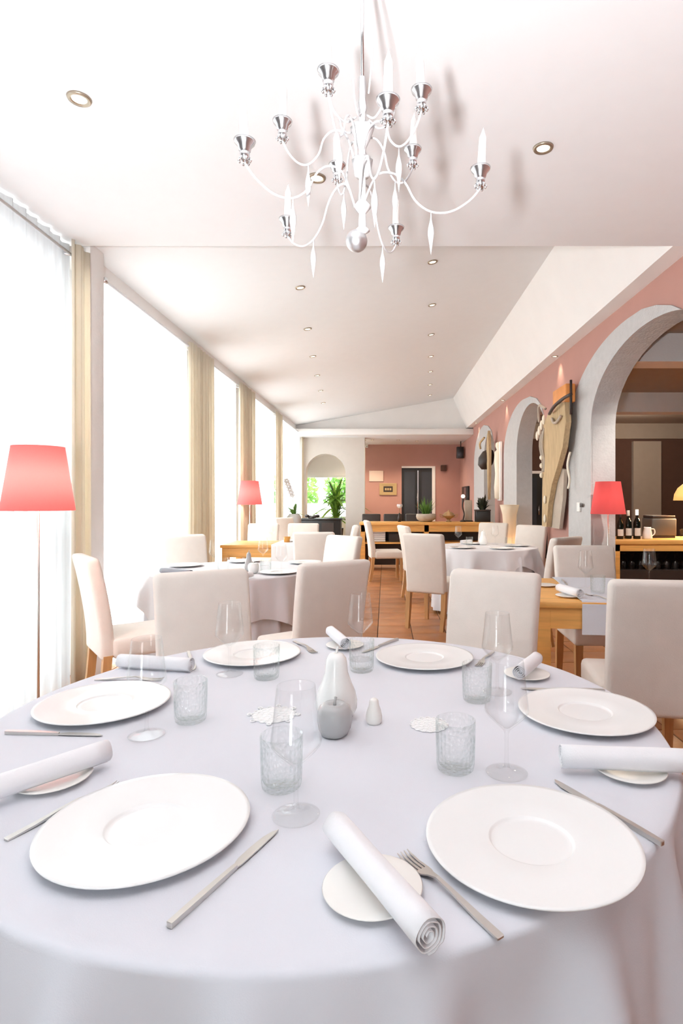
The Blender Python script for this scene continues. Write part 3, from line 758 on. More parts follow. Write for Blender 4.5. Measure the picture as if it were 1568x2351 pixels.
tmm = MB().lathe(tmp_, 96, wob=lambda a, z: 1+(.022*math.cos(24*a) if .004 < z < .085 else 0))
tm0 = None
def tumbler(x, y, z, label, group='cut glass tumblers'):
    global tm0
    if tm0 is None: tm0 = tmm.build('tumbler', M['cut']); o = tm0
    else: o = tm0.copy(); C.objects.link(o)
    o.location = (x, y, z+.0008); o.rotation_euler = (0, 0, random.random()*6); tag(o, label, 'tumbler', group); return o
F = 'clear wine glass on the front table, '
wine(-.551, 1.327, ZT, F+'before the far left plate')
wine(-.485, 1.790, ZT, F+'before the back left plate')
wine(-.154, .990, ZT, F+'nearest, between the two front plates')
wine(.241, 1.144, ZT, F+'behind the front right plate')
wine(.316, 1.625, ZT, F+'before the slanting napkin on the right')
wine(-.086, 1.958, ZT, F+'at the back against the tiled floor')
F = 'cut glass tumbler on the front table, '
tumbler(-.480, 1.416, ZT, F+'right of the left wine glass')
tumbler(-.363, 1.755, ZT, F+'before the back left plate')
tumbler(-.197, 1.090, ZT, F+'behind the nearest wine glass')
tumbler(.1415, 1.162, ZT, F+'above the front right plate')
tumbler(.248, 1.560, ZT, F+'left of the right-hand wine glasses')
tumbler(-.076, 1.830, ZT, F+'behind the white pear')
# cutlery
def strip(P, wd, th, zz):
    """flat bar along y: P = y positions, wd = half widths, th = half thickness, zz = height"""
    vs = []; fs = []
    for y, w_, t, z in zip(P, wd, th, zz): vs += [(-w_, y, z-t), (w_, y, z-t), (w_, y, z+t), (-w_, y, z+t)]
    for i in range(len(P)-1):
        for k in range(4): fs.append((i*4+k, i*4+(k+1) % 4, i*4+4+(k+1) % 4, i*4+4+k))
    m = len(P)*4-4; fs += [(3, 2, 1, 0), (m, m+1, m+2, m+3)]
    return vs, fs
def knife_parts():
    h = MB().add(*strip([-.118, -.117, -.06, .0, .012], [.0035, .0045, .0048, .0036, .0034], [.003, .0038, .0040, .0034, .003], [.0042]*5))
    b = MB(); vs = []; fs = []
    ys = [.010, .020, .030, .06, .09, .108, .117]; wl = [-.0034, -.0075, -.0098, -.0105, -.0092, -.005, .001]; wr = [.0034, .0050, .0052, .0050, .0044, .0034, .002]
    for y, l, r in zip(ys, wl, wr): vs += [(l, y, .0030), (r, y, .0026), (r, y, .0046), (l, y, .0038)]
    for i in range(len(ys)-1):
        for k in range(4): fs.append((i*4+k, i*4+(k+1) % 4, i*4+4+(k+1) % 4, i*4+4+k))
    m = len(ys)*4-4; fs += [(3, 2, 1, 0), (m, m+1, m+2, m+3)]
    b.add(vs, fs); return h, b
def fork_parts():
    h = MB().add(*strip([-.103, -.102, -.06, -.01, .02, .035, .044], [.0045, .0058, .0052, .0034, .0030, .0055, .0098], [.0012, .0016, .0018, .0016, .0014, .0011, .0010], [.002, .002, .004, .009, .011, .008, .0055]))
    h.add(*strip([.044, .056], [.0098, .0115], [.001, .001], [.0055, .0035]))
    t = []
    for k in range(4):
        x = -.0093+k*.0062; m = MB(); v, f = strip([.055, .075, .092, .103], [.0021, .0018, .0015, .0006], [.001, .001, .0009, .0005], [.0036, .0022, .0034, .0062])
        m.add([(a+x, b, c) for a, b, c in v], f); t.append(m)
    return h, t
kh, kb = knife_parts(); fh, ft = fork_parts(); k0 = f0 = None
def cutlery(kind, tip, end, label, z=ZT, group=None):
    global k0, f0
    tip = Vector(tip); end = Vector(end); mid = (tip+end)/2; d = tip-end; rz = math.atan2(d.y, d.x)-PI/2
    group = group or ('steel table knives' if kind == 'knife' else 'steel table forks')
    p = k0 if kind == 'knife' else f0
    if p is None:
        t = thing(kind, label, kind, (mid.x, mid.y, z), rz, group)
        if kind == 'knife': kh.build('handle', M['steel'], t); kb.build('blade', M['steel'], t); k0 = t
        else:
            fh.build('handle', M['steel'], t)
            for m in ft: m.build('tine', M['steel'], t)
            f0 = t
        return t
    return dup(p, (mid.x, mid.y, z), rz, label, group)
cutlery('knife', (-.177, .944), (-.275, .730), 'steel knife right of the front left plate')
cutlery('knife', (.3236, 1.115), (.4375, .900), 'steel knife right of the front right plate')
cutlery('knife', (.394, 1.650), (.614, 1.630), 'steel knife behind the right-hand plate')
cutlery('knife', (-.078, 2.045), (.042, 2.225), 'steel knife left of the back right plate')
cutlery('knife', (-.615, 1.84), (-.695, 2.03), 'steel knife left of the back left plate')
cutlery('knife', (-.648, 1.322), (-.885, 1.338), 'steel knife in front of the far left plate')
cutlery('fork', (-.508, 1.095), (-.605, .920), 'steel fork left of the front left plate')
cutlery('fork', (.026, .881), (.143, .712), 'steel fork between the spiral napkin and front right plate')
cutlery('fork', (.297, 1.865), (.385, 2.055), 'steel fork right of the back right plate')
cutlery('fork', (-.246, 2.03), (-.351, 2.207), 'steel fork right of the back left plate')
cutlery('fork', (-.672, 1.735), (-.875, 1.735), 'steel fork beyond the far left plate')
# centre pieces
def fruit(name, prof, m, label, cat, loc, stem, wob=None, group=None):
    t = thing(name, label, cat, loc, 0, group)
    MB().lathe(prof, 40, wob=wob).build('body', m, t)
    if stem: MB().tube(stem, [.004, .003, .0035], 8).build('stem', m, t)
    return t
pearp = [(0, 0), (.030, 0), (.042, .008), (.051, .028), (.052, .046), (.047, .068), (.036, .094), (.029, .115), (.027, .135), (.0245, .150), (.017, .161), (.006, .165), (0, .163)]
fruit('ceramic_pear', pearp, M['pearwhite'], 'tall white ceramic pear in the middle of the front table', 'ornament', (-.122, 1.430, ZT), [(0, 0, .160), (.001, 0, .170), (.004, 0, .180)])
applep = [(0, .006), (.012, .003), (.022, 0), (.030, .004), (.037, .018), (.0405, .038), (.0405, .052), (.036, .066), (.026, .074), (.014, .074), (.005, .067), (0, .064)]
fruit('ceramic_apple', applep, M['grey'], 'glossy light grey ceramic apple in front of the white pear', 'ornament', (-.118, 1.330, ZT), [(0, 0, .063), (.001, 0, .078), (.003, 0, .088)], lambda a, z: 1+.02*math.cos(5*a))
shk = thing('pepper_shaker', 'small white pear-shaped shaker right of the grey apple', 'shaker', (-.028, 1.402, ZT))
MB().lathe([(0, 0), (.016, 0), (.0195, .006), (.020, .018), (.017, .032), (.0125, .044), (.011, .052), (.007, .058), (0, .059)], 24).build('body', M['bplate'], shk)
MB().lathe([(.0115, .0505), (.0105, .056), (.006, .0602), (0, .061)], 16).build('cap', M['bplate'], shk)
def doily(x, y, R, label, star):
    mb = MB(); n1 = 14
    def ring(cx, cy, r, t):
        P = [(cx+r*math.cos(2*PI*k/10), cy+r*math.sin(2*PI*k/10), .0020) for k in range(11)]
        mb.tube(P, t, 5, cap=False)
    for rr, n, r in ((.18, 5, .16), (.42, 9, .15), (.66, 13, .14), (.88, 16, .13)):
        for k in range(n): ring(R*rr*math.cos(2*PI*k/n), R*rr*math.sin(2*PI*k/n), R*r, .0013)
    if star:
        for k in range(8): ring(R*1.1*math.cos(2*PI*k/8), R*1.1*math.sin(2*PI*k/8), R*.09, .002)
    mb.lathe([(0, .0002), (R*.93, .0002), (R*.95, .001), (R*.93, .0016), (0, .0016)], 28)
    o = mb.build('lace_doily', M['lace'], loc=(x, y, ZT+.0005)); tag(o, label, 'doily', 'white lace doilies')
doily(-.282, 1.452, .056, 'small white openwork lace doily left of the ceramic fruit', True)
doily(.105, 1.388, .046, 'small white openwork lace doily right of the little shaker', False)

# ------------------------------------------------------------------ lamps
def floor_lamp(x, y, zb, s, label, watts, zfloor=0.0):
    t = thing('floor_lamp', label, 'lamp', (x, y, zfloor), 0, 'coral floor lamps')
    rb, rt, h = .164*s, .117*s, .315*s; z = zb-zfloor
    MB().lathe([(rb, z), (rb*.995, z+.004), (rt, z+h-.004), (rt, z+h)], 48).build('lamp_shade', M['shade'], t)
    wr = MB()
    for k in range(3): wr.tube([(0, 0, z+h-.03), (rt*math.cos(k*2.094), rt*math.sin(k*2.094), z+h-.006)], .0016, 5)
    wr.build('shade_carrier', M['chrome'], t)
    MB().tube([(0, 0, .02), (0, 0, z+h*.55)], .0065, 10).build('pole', M['steel'], t)
    MB().lathe([(0, 0), (.13, 0), (.13, .012), (.02, .022), (0, .022)], 32).build('base', M['steel'], t)
    MB().sphere(.03, (0, 0, z+h*.75)).build('bulb', M['pale'], t)
    if watts:
        l = lamp('lamp_light', 'POINT', (x, y, zfloor+z+h*.45), watts, (1, .84, .72), .04)
floor_lamp(-1.715, 2.84, 1.226, 1.0, 'coral red lampshade on a slim pole, nearest lamp, by the sheer curtain', 7)
floor_lamp(-1.90, 8.05, 1.21, 1.05, 'coral red floor lamp far back in front of a beige drape', 5.5)
floor_lamp(2.175, 5.62, 1.14, 1.0, 'bright red floor lamp on the right in front of the white arch', .6)

# ------------------------------------------------------------------ the bar in the large arch
bar = thing('bar_counter', 'honey pine bar counter with glass shelf inside the large arch', 'counter', (0, 0, 0))
bx0, bx1, by0, by1 = 2.44, 5.4, 6.12, 6.75
MB().box(bx0, bx1, by0, by1, .80, .85, bev=.005).build('worktop', M['pine'], bar)
MB().box(bx0, bx1, by0+.01, by0+.04, .73, .80).build('front_rail', M['pine'], bar)
for x in (bx0, 3.9, bx1-.06): MB().box(x, x+.06, by0+.01, by1-.01, 0, .80).build('upright', M['pine'], bar)
MB().box(bx0+.06, bx1-.06, by0+.03, by1-.03, .50, .52).build('shelf', M['dark'], bar)
MB().box(bx0+.06, bx1-.06, by1-.04, by1-.02, .05, .80).build('back_panel', M['dark'], bar)
MB().box(bx0+.06, bx1-.06, by0+.03, by0+.05, .06, .50).build('front_panel', M['dark'], bar)
ig = MB().lathe([(.030, 0), (.034, .05), (.033, .075), (.02, .095), (.004, .108), (.0035, .16), (.004, .17), (.028, .178), (.0285, .18)], 20)
ig0 = None; n_ = 0
for r in range(2):
    for k in range(13):
        if ig0 is None: ig0 = ig.build('wine_glass', M['barglass']); o = ig0
        else: o = ig0.copy(); C.objects.link(o)
        o.location = (2.57+k*.095, 6.24+r*.16, .52); n_ += 1
        tag(o, 'upturned glass under the bar, %s from the left in the %s row' % (('first', 'second', 'third', 'fourth', 'fifth', 'sixth', 'seventh', 'eighth', 'ninth', 'tenth', 'eleventh', 'twelfth', 'thirteenth')[k], ('front', 'back')[r]), 'wine glass', 'upturned glasses under the bar')
def bottle(x, y, z, h, label, cap, lab=True):
    t = thing('wine_bottle', label, 'bottle', (x, y, z), 0, 'wine bottles on the bar'); s = h/.31
    MB().lathe([(0, 0), (.035, 0), (.0375, .004), (.0375, .15*s), (.036, .175*s), (.026, .205*s), (.0155, .225*s), (.0142, .29*s), (.0155, .292*s), (.0155, .302*s), (.0135, h), (0, h)], 28).build('body', M['bottle'], t)
    if lab:
        P = [(.0379*math.cos(a), .0379*math.sin(a)) for a in [math.radians(-150+k*10) for k in range(13)]]
        vs = [(a, b, z_) for z_ in (.035, .115*s) for a, b in P]; q = len(P)
        MB().add(vs, [(k, k+1, q+k+1, q+k) for k in range(q-1)], 0, True).build('label', M['label'], t)
    if cap: MB().lathe([(.0148, .25*s), (.016, .252*s), (.016, h+.001), (0, h+.001)], 16).build('capsule', cap, t)
bottle(2.56, 6.28, .85, .29, 'dark wine bottle with a cream label, leftmost of three on the bar', M['dark'])
bottle(2.675, 6.34, .85, .31, 'dark wine bottle, middle of three on the bar', M['label'])
bottle(2.755, 6.30, .85, .32, 'dark wine bottle with a white label and pale top, rightmost of three', M['pale'])
jg = thing('jug', 'small white jug on the bar right of the bottles', 'jug', (2.86, 6.28, .85))
MB().lathe([(0, 0), (.048, 0), (.052, .01), (.046, .07), (.036, .115), (.038, .13), (.035, .13), (.034, .115), (0, .02)], 28).build('body', M['pearwhite'], jg)
MB().tube(smooth_pts([(.040, 0, .11), (.075, 0, .105), (.08, 0, .06), (.048, 0, .03)]), .006, 8).build('handle', M['pearwhite'], jg)
ap = thing('coffee_machine', 'dim grey box-shaped machine on the bar behind the jug', 'appliance', (3.12, 6.56, .85))
MB().box(-.14, .14, -.13, .13, .02, .22, bev=.015).build('body', M['dimgrey'], ap)
MB().box(-.13, .13, -.12, .12, .22, .25, bev=.008).build('lid', M['dark'], ap)
MB().box(-.12, .12, -.13, .12, 0, .02).build('base', M['dark'], ap)
for k in range(4):
    tumbler(3.30+k*.095, 6.36+.05*(k % 2), .85, ['leftmost', 'second', 'third', 'rightmost'][k]+' of four glass tumblers on the bar right of the jug', 'tumblers on the bar')
lamp('bar_fill_light', 'SPOT', (3.1, 4.6, 2.85), 110, (1, .92, .84), .05, rot=Vector((0, .62, -.8)).to_track_quat('-Z', 'Y').to_euler(), spot=1.5)  # unseen spot without a fixture, added to brighten the bar front
pd = thing('pendant_lamp', 'amber dome pendant lamp hanging at the right edge over the bar', 'lamp', (3.50, 6.45, 1.27))
pr = [(.0, .235), (.06, .23), (.13, .20), (.20, .14), (.235, .07), (.245, .0), (.240, .0), (.23, .07), (.195, .135), (.125, .194), (.055, .224), (0, .228)]
MB().lathe(pr, 40).build('lamp_shade', M['pend'], pd)
MB().lathe([(0, .23), (.05, .235), (.055, .36), (.045, .42), (.012, .44), (0, .44)], 20).build('lamp_cap', M['black'], pd)
MB().tube([(0, 0, .43), (0, 0, 1.66)], .005, 6).build('cable', M['black'], pd)
MB().sphere(.04, (0, 0, .08)).build('bulb', M['pale'], pd)
lamp('pendant_light', 'POINT', (3.50, 6.45, 1.30), 30, (1, .68, .38), .05)
rl = thing('ceiling_lamp', 'flat round ceiling lamp in the room behind the large arch', 'lamp', (4.72, 10.4, 2.93))
MB().lathe([(0, -.05), (.10, -.048), (.17, -.03), (.19, 0), (0, 0)], 32).build('diffuser', M['pale'], rl)
MB().lathe([(.19, -.02), (.205, -.015), (.205, 0), (.19, 0)], 32).build('rim', M['chrome'], rl)
lamp('bar_room_light', 'POINT', (4.72, 10.4, 2.75), 50, (1, .82, .62), .15)
sw = thing('thermostat', 'small white switch box on the white pier beside the red lamp', 'switch', (XW-.014, 6.17, 1.20), 0)
MB().box(-.02, 0, -.05, .05, -.05, .05, bev=.004).build('plate', M['frame'], sw)
MB().box(-.024, -.018, -.14, -.06, -.0, .04, bev=.002).build('display', M['dark'], sw)

# ------------------------------------------------------------------ settings of the other tables
def setplate(x, y, z, label, m=None):
    o = p0.copy(); C.objects.link(o); o.location = (x, y, z); o.scale = (.85, .85, .9); tag(o, label, 'plate', 'plates on the farther tables')
z2 = .743
for i, (px, py) in enumerate([(640, 1316), (425, 1300), (700, 1293), (560, 1290)]):
    x, y = G(px, py, z2); setplate(x, y, z2, ['white plate nearest us on the second round table', 'white plate at the left of the second round table', 'white plate at the right of the second round table', 'white plate at the back of the second round table'][i])
for i, (px, Y) in enumerate([(493, 4.45), (604, 4.72), (646, 4.12)]): wine(X(px, Y), Y, z2, 'wine glass on the second round table, '+['left', 'middle', 'right, nearest'][i])
for i, (px, Y) in enumerate([(512, 4.30), (610, 4.25)]): tumbler(X(px, Y), Y, z2, 'tumbler on the second round table, '+['left of the grey pear', 'right of the grey pear'][i])
fruit('ceramic_pear', [(r*.62, z*.85) for r, z in pearp], M['grey'], 'grey ceramic pear on the second round table', 'ornament', (-1.03, 4.33, z2), [(0, 0, .136), (.001, 0, .146), (.004, 0, .155)])
fruit('ceramic_apple', applep, M['pearwhite'], 'whitish ceramic apple beside the grey pear on the second table', 'ornament', (-.965, 4.20, z2), [(0, 0, .063), (.001, 0, .078), (.003, 0, .088)])
napkin('rolled napkin on the second round table, end towards us', (-.92, 3.95), (-.97, 3.86), z2+.024, .02, 8)
napkin('rolled blue-grey napkin on the left of the second round table', (-1.62, 4.16), (-1.36, 4.02), z2+.024, .022, 9, M['bluegrey'])
for i, (dx, dy) in enumerate([(-.30, -.26), (.12, -.36), (.36, .02), (-.1, .34)]):
    setplate(T3[0]+dx, T3[1]+dy, z2, 'white plate on the far round table, '+['left', 'front', 'right', 'back'][i])
fruit('ceramic_pear', pearp, M['pearwhite'], 'white ceramic pear on the far round table', 'ornament', (1.16, 6.82, z2), [(0, 0, .160), (.001, 0, .170), (.004, 0, .180)])
wine(1.32, 6.92, z2, 'wine glass right of the white pear on the far round table'); wine(.86, 6.80, z2, 'wine glass at the left of the far round table')
tumbler(1.42, 6.62, z2, 'tumbler at the right of the far round table'); tumbler(.98, 6.72, z2, 'tumbler left of the white pear on the far round table')
napkin('rolled napkin on the far round table, left of the pear', (.92, 6.98), (1.06, 7.10), z2+.024, .022, 10)
# right pine table
z4 = .7505
s1 = s0.copy(); C.objects.link(s1); s1.location = (.985, 3.55, .745); tag(s1, 'small white plate at the left end of the right pine table', 'side plate', 'small plates on the right pine table')
s2 = s0.copy(); C.objects.link(s2); s2.location = (1.005, 3.16, .745); tag(s2, 'small white plate under the napkin on the right pine table', 'side plate', 'small plates on the right pine table')
napkin('rolled white napkin on the right pine table beside the runner', (.985, 3.27), (1.035, 3.06), .745+.0345, .024, 11)
wine(1.19, 3.42, z4, 'wine glass on the pale blue runner, left'); wine(1.66, 3.62, .745, 'wine glass at the right end of the right pine table')
tumbler(1.20, 3.25, z4, 'tumbler on the pale blue runner of the right pine table')
cutlery('fork', (1.115, 3.20), (1.18, 3.03), 'fork at the near edge of the pale blue runner', z4)
cutlery('knife', (1.12, 3.55), (1.16, 3.78), 'knife at the far end of the pale blue runner', z4)
# left pine table
wine(-1.55, 7.05, .745, 'wine glass on the left pine table, left'); wine(-1.42, 7.20, .745, 'wine glass on the left pine table, middle'); wine(-1.15, 6.98, .7505, 'wine glass on the runner of the left pine table')
cc = thing('candle_cup', 'small amber candle cup on the left pine table', 'candle holder', (-1.22, 7.12, .7505))
MB().lathe([(0, 0), (.035, 0), (.042, .07), (.040, .07), (.033, .008), (0, .008)], 20).build('cup', M['amber'], cc)
MB().lathe([(0, .008), (.028, .008), (.028, .05), (0, .052)], 16).build('candle', M['wax'], cc)
setplate(-1.12, 7.30, .7505, 'white plate on the runner of the left pine table')

# ------------------------------------------------------------------ plants and things at the back
def blades(name, parent, n, L, droop, wd, m, z0, seed, spread=1.0, r0=.02):
    rnd = random.Random(seed)
    for i in range(n):
        a = rnd.random()*2*PI; l = L*rnd.uniform(.65, 1.1); e = rnd.uniform(.2, 1.0)*spread
        c, s = math.cos(a), math.sin(a); vs = []; fs = []; k = 6
        for j in range(k+1):
            t = j/k; r = r0+l*t*e*(.6+.4*t); z = z0+l*t*(1.05-.55*e)-droop*l*e*t*t
            w_ = wd*(1-abs(2*t-.75)**2*.55) if j < k else .001
            vs += [(r*c-s*w_, r*s+c*w_, z), (r*c, r*s, z-.15*w_), (r*c+s*w_, r*s-c*w_, z)]
        for j in range(k):
            for q in range(2): fs.append((j*3+q, j*3+q+1, j*3+4+q, j*3+3+q))
        MB().add(vs, fs, 0, True).build(name, m, parent, weld=False)
pl = thing('potted_palm', 'bushy green palm in a black pot in front of the arched opening', 'plant', (-1.33, 15.45, 0))
MB().lathe([(0, 0), (.15, 0), (.20, .5), (.21, .52), (.19, .52), (.17, .48), (0, .47)], 28).build('pot', M['black'], pl)
for k in range(3):
    MB().tube([(.03*k-.03, .02*k, .45), (.04*k-.05, .03*k, 1.3+.18*k)], [.022, .016]).build('stem', M['trunk'], pl)
blades('leaf', pl, 50, .85, .6, .045, M['leaf'], 1.25, 3, 1.25); blades('leaf', pl, 50, .85, .6, .045, M['leaflight'], 1.0, 4, 1.3); blades('leaf', pl, 40, .70, .6, .04, M['leaflight'], .72, 5, 1.2)
sk = thing('sideboard', 'black sideboard below the arched opening', 'sideboard', (-1.66, 13.5, 0))
MB().box(-.30, .62, -.18, .18, .08, .80, bev=.008).build('body', M['black'], sk)
MB().box(-.32, .64, -.20, .20, .80, .84, bev=.006).build('top', M['black'], sk)
for x in (-.15, .32): MB().box(x-.14, x+.14, -.195, -.18, .14, .74).build('door', M['dark'], sk)
for x in (-.27, .57): MB().box(x-.02, x+.02, -.15, .15, 0, .08).build('foot', M['black'], sk)
sc_ = thing('dark_ornament', 'dark knotted ornament on the black sideboard', 'ornament', (-1.72, 13.5, .84))
for k in range(5): MB().sphere(.055, (-.12+.06*k, .03*math.sin(k*2), .035+.02*math.cos(k*1.7)), (1, .8, .7)).build('lobe', M['dark'], sc_)
# orchid by the window on a small table with a pot
st = thing('plant_stand', 'pale round plant stand by the far window', 'stand', (-1.80, 11.3, 0))
MB().lathe([(0, 0), (.16, 0), (.16, .02), (.03, .03), (.025, .62), (.15, .64), (.15, .67), (0, .67)], 28).build('pedestal', M['stone'], st)
oc = thing('potted_orchid', 'pale orchid with green leaves in a grey pot by the window', 'plant', (-1.80, 11.3, .67))
MB().lathe([(0, 0), (.10, 0), (.15, .12), (.14, .27), (.10, .33), (.09, .33), (.12, .26), (0, .25)], 28).build('pot', M['grey'], oc)
blades('leaf', oc, 9, .30, .6, .03, M['leaf'], .31, 8, 1.0)
MB().tube(smooth_pts([(0, 0, .28), (-.02, 0, .6), (-.06, 0, .85), (-.14, 0, .98)]), .005, 6).build('stem', M['trunk'], oc)
for k in range(6):
    t = k/5; px_, pz = -.03-.11*t, .70+.28*t; f = MB()
    for q in range(5):
        a = q*2*PI/5; f.sphere(.028, (px_+.03*math.cos(a), -.02, pz+.03*math.sin(a)), (1, .35, .8), n=8)
    f.build('flower', M['orchid'], oc)
# things on the pine sideboard
YS = 10.62; ZS = .87
b1 = thing('bowl_planter', 'low pale stone bowl with a tuft of green grass on the pine sideboard', 'plant', (X(978, YS), YS, ZS))
MB().lathe([(0, 0), (.10, 0), (.17, .05), (.185, .10), (.175, .145), (.155, .15), (.15, .12), (0, .11)], 32).build('bowl', M['stone'], b1)
blades('leaf', b1, 70, .36, .35, .008, M['leaf'], .11, 11, .55, .05)
v1 = thing('flower_vase', 'single white flower in a slim vase on the pine sideboard', 'vase', (X(917, YS), YS, ZS))
MB().lathe([(0, 0), (.03, 0), (.032, .08), (.014, .14), (.016, .16), (.012, .16), (.01, .14), (0, .02)], 20).build('vase', M['dark'], v1)
MB().tube([(0, 0, .05), (.005, 0, .26)], .003, 6).build('stem', M['leaf'], v1)
MB().lathe([(0, .25), (.03, .26), (.05, .29), (.045, .325), (.02, .31), (0, .29)], 16, wob=lambda a, z: 1+.15*math.cos(5*a)).build('flower', M['orchid'], v1)
tb_ = thing('brass_bowl', 'ornate brass-coloured lidded bowl on the pine sideboard', 'bowl', (X(1030, YS), YS, ZS))
MB().lathe([(0, 0), (.05, 0), (.05, .012), (.02, .03), (.05, .06), (.11, .10), (.12, .13), (.11, .13), (.04, .075), (0, .07)], 28, wob=lambda a, z: 1+.05*math.cos(9*a)).build('bowl', M['copper'], tb_)
MB().lathe([(.105, .13), (.08, .165), (.03, .19), (.012, .20), (.016, .215), (0, .225)], 24, wob=lambda a, z: 1+.05*math.cos(9*a)).build('lid', M['copper'], tb_)
for s in (-1, 1): MB().tube(smooth_pts([(s*.11, 0, .12), (s*.16, 0, .14), (s*.15, 0, .09), (s*.09, 0, .08)]), .007, 6).build('handle', M['copper'], tb_)
gl_ = thing('globe_lamp', 'small white globe lamp on a dark twisted stem on the sideboard', 'lamp', (X(1063, YS), YS, ZS))
MB().lathe([(0, 0), (.06, 0), (.055, .02), (.015, .04), (0, .04)], 20).tube(smooth_pts([(0, 0, .03), (.02, 0, .15), (-.01, 0, .28), (0, 0, .44)]), .014, 8).build('stem', M['dark'], gl_)
MB().sphere(.038, (0, 0, .47)).build('globe', M['pale'], gl_)
sl_ = thing('stone_slab', 'upright stone slab ornament on the sideboard beside the globe lamp', 'ornament', (X(1075, YS+.1), YS+.1, ZS))
MB().box(-.07, .07, -.03, .03, .02, .40, bev=.012).build('slab', M['stone'], sl_); MB().box(-.08, .08, -.045, .045, 0, .02).build('base', M['dark'], sl_)
pb = thing('planter_box', 'square black planter with a dark-leaved plant on the sideboard', 'plant', (1.79, YS, ZS))
MB().box(-.13, .13, -.12, .12, 0, .20, bev=.008).build('planter', M['black'], pb); MB().box(-.135, .135, -.125, .125, .20, .225, bev=.004).build('rim', M['dark'], pb)
blades('leaf', pb, 46, .36, .75, .033, M['leafdark'], .18, 14, .55, .02)
# on the walls
pf = thing('framed_picture', 'small gold-framed picture on the dusty pink back wall', 'picture', (X(891, BK), BK-.02, Z(1123, BK)))
for x0, x1, z0, z1 in ((-.24, .24, .12, .165), (-.24, .24, -.165, -.12), (-.24, -.17, -.12, .12), (.17, .24, -.12, .12)): MB().box(x0, x1, -.015, .02, z0, z1).build('frame_bar', M['gold'], pf)
MB().box(-.17, .17, -.002, .018, -.12, .12).build('mount', M['gold'], pf); MB().box(-.13, .13, -.006, 0, -.08, .08).build('print', M['dark'], pf)
for k in range(3): MB().box(-.09+.065*k, -.04+.065*k, -.009, -.005, -.035, .03).build('motif', M['gold'], pf)
pn = thing('notice_panel', 'plain cream panel on the back wall above the gold picture', 'sign', (X(864, BK), BK-.015, Z(1093, BK)))
MB().box(-.20, .20, -.01, .015, -.15, .15, bev=.003).build('panel', M['paper'], pn)
for s in (-.17, .17): MB().tube([(s, -.012, .13), (s, -.008, .13)], .006, 8).build('pin', M['chrome'], pn)
spk = thing('speaker', 'black loudspeaker high on the right end of the back wall', 'speaker', (X(1061, 15.2), 15.2, Z(1040, 15.2)))
MB().box(-.11, .07, -.10, .10, -.15, .15, bev=.01).build('cabinet', M['black'], spk)
MB().lathe([(0, 0), (.06, .004), (.065, 0)], 24, (-.02, -.102, -.05), Matrix.Rotation(PI/2, 3, 'X')).build('cone', M['slate'], spk)
MB().tube([(.0, 0, .14), (.0, 0, .30)], .012, 8).build('bracket', M['black'], spk)
spk.location.x = 1.99; spk.location.z = 2.52
wl_ = thing('wall_light', 'small brown box light on the pink back wall right of the door', 'wall light', (X(1018, BK), BK-.04, Z(1075, BK)))
MB().box(-.08, .08, -.04, .04, -.08, .08, bev=.01).build('box', M['brown'], wl_); MB().box(-.06, .06, -.03, .03, .08, .085).build('lens', M['dark'], wl_)
dp_ = thing('wall_panel', 'dark rectangular screen on the pink wall above the globe lamp', 'screen', (XW-.03, 14.9, 1.42))
MB().box(-.02, .03, -.55, .55, -.20, .20, bev=.006).build('panel', M['black'], dp_); MB().box(-.025, -.02, -.25, .1, -.17, .17).build('inset', M['slate'], dp_)
cm_ = thing('alarm_sensor', 'tiny white sensor in the upper left corner of the pink wall', 'sensor', (X(842, BK), BK-.03, Z(1024, BK)))
MB().box(-.04, .04, -.03, .03, -.05, .05, bev=.012).build('body', M['frame'], cm_); MB().sphere(.018, (0, -.03, -.02)).build('lens', M['grey'], cm_)

# driftwood sculpture on the pink wall between the arches
ds = thing('driftwood_sculpture', 'tall tapering driftwood wall sculpture with orange block and shells', 'sculpture', (XW-.12, 6.95, 0))
bl = [(-.15, 2.20), (.05, 2.31), (.28, 2.30), (.45, 2.38), (.70, 2.34), (.73, 2.12), (.62, 1.86), (.43, 1.66), (.22, 1.47), (.06, 1.22), (-.02, .95), (-.22, .95), (-.20, 1.4), (-.17, 1.9)]
bd = MB().prism([(-a, b) for a, b in bl], .06, 'x', -.03); bd.build('blade', M['drift'], ds)
MB().prism([(.10, .94), (-.28, .94), (-.42, 1.3), (-.46, 1.62), (-.2, 1.66), (.05, 1.3)], .04, 'x', .035).build('board', M['stone'], ds)
MB().box(-.03, .08, -.72, -.24, 2.34, 2.54, bev=.012).build('orange_block', M['orange'], ds)['label'] = 'orange wooden block at the top'
MB().tube(smooth_pts([(-.07, -.25, 2.28), (-.10, -.55, 2.32), (-.08, -.80, 2.36), (-.06, -1.0, 2.37)]), [.018]*13, 8).build('stick', M['dark'], ds)
MB().tube(smooth_pts([(-.05, -.62, 2.20), (-.06, -.5, 2.15), (-.06, -.38, 2.16), (-.05, -.28, 2.22)]), .016, 8).build('rope', M['stone'], ds)
MB().tube([(.02, -.75, 2.2), (.02, -.75, 2.57)], .014, 8).build('post', M['dark'], ds)
MB().tube(smooth_pts([(-.04, .02, 2.38), (-.08, .14, 2.44), (-.06, .26, 2.38), (-.03, .34, 2.26)]), .016, 8).build('loop', M['stone'], ds)
for k in range(4):
    MB().sphere(.028, (-.04, .10+.10*k, 2.26-.055*k), (.8, .8, 2.2), n=12).build('shell', M['shell'], ds)
for k in range(3):
    MB().tube(smooth_pts([(-.03, .12+.07*k, 2.16-.03*k), (-.05, .13+.06*k, 1.95), (-.03, .10+.05*k, 1.75), (-.03, .12+.04*k, 1.62)]), .011, 6).build('strand', M['stone'], ds)
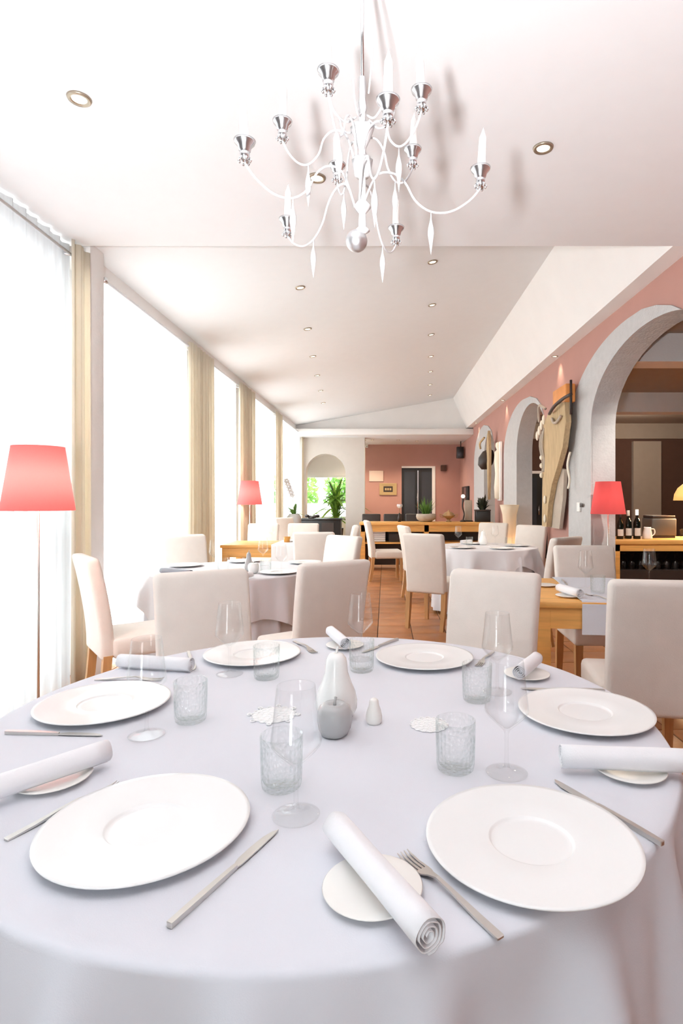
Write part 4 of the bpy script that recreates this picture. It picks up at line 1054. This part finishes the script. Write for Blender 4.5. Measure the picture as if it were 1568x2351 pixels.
for z in (1.80, 1.70, 1.58): MB().sphere(.03, (-.05, .17, z), (.8, .8, 1.1), n=10).build('bead', M['shell'], ds)
for z in (1.28, 1.05): MB().sphere(.022, (-.045, .03, z), (.8, .9, 2.4), n=10).build('shell', M['shell'], ds)
MB().tube(smooth_pts([(.04, -.66, 1.80), (.03, -.60, 1.66), (.04, -.64, 1.5), (.03, -.62, 1.40)]), .014, 6).build('twig', M['shell'], ds)
# carved mask and pale figure by the small arch
mk = thing('carved_mask', 'dark brown carved mask with long pointed board beside the small arch', 'sculpture', (XW-.17, 10.9, 0))
MB().lathe([(0, 0), (.10, .05), (.15, .18), (.13, .32), (.05, .42), (0, .43)], 20, (-.08, .18, 1.86), Matrix.Rotation(.45, 3, 'Y')).build('mask', M['dark'], mk)
MB().prism([(.0, 1.7), (.10, 2.2), (.04, 2.50), (-.06, 2.58), (-.16, 2.2), (-.13, 1.7), (-.06, 1.28)], .05, 'x', .0).build('board', M['drift'], mk)
MB().tube(smooth_pts([(-.1, .18, 2.26), (-.12, .12, 2.36), (-.05, .02, 2.46)]), .02, 8).build('horn', M['drift'], mk)
fg = thing('pale_figure', 'tall pale carved figure on the pink wall beside the dark mask', 'sculpture', (XW-.06, 10.38, 0))
MB().lathe([(0, 1.28), (.07, 1.30), (.08, 1.5), (.06, 1.75), (.08, 2.0), (.07, 2.14), (.03, 2.18), (.055, 2.24), (.05, 2.30), (0, 2.33)], 20).build('body', M['shell'], fg)
MB().box(.0, .05, -.12, .12, 1.26, 2.32, bev=.01).build('backing', M['pearwhite'], fg)
cv = thing('column_lamp', 'glowing cream column lamp at the foot of the pier behind the far table', 'lamp', (1.93, 8.95, 0))
MB().lathe([(.10, .30), (.105, .6), (.10, .9), (.11, 1.05), (.15, 1.20), (.145, 1.20), (.105, 1.05), (.095, .6), (.095, .30)], 28).build('lamp_shade', M['glow'], cv)
MB().lathe([(0, 0), (.14, 0), (.14, .02), (.03, .04), (.03, .30), (.10, .31), (0, .31)], 24).build('base', M['dark'], cv)
lamp('column_light', 'POINT', (1.93, 8.95, .55), 3, (1, .68, .38), .06)
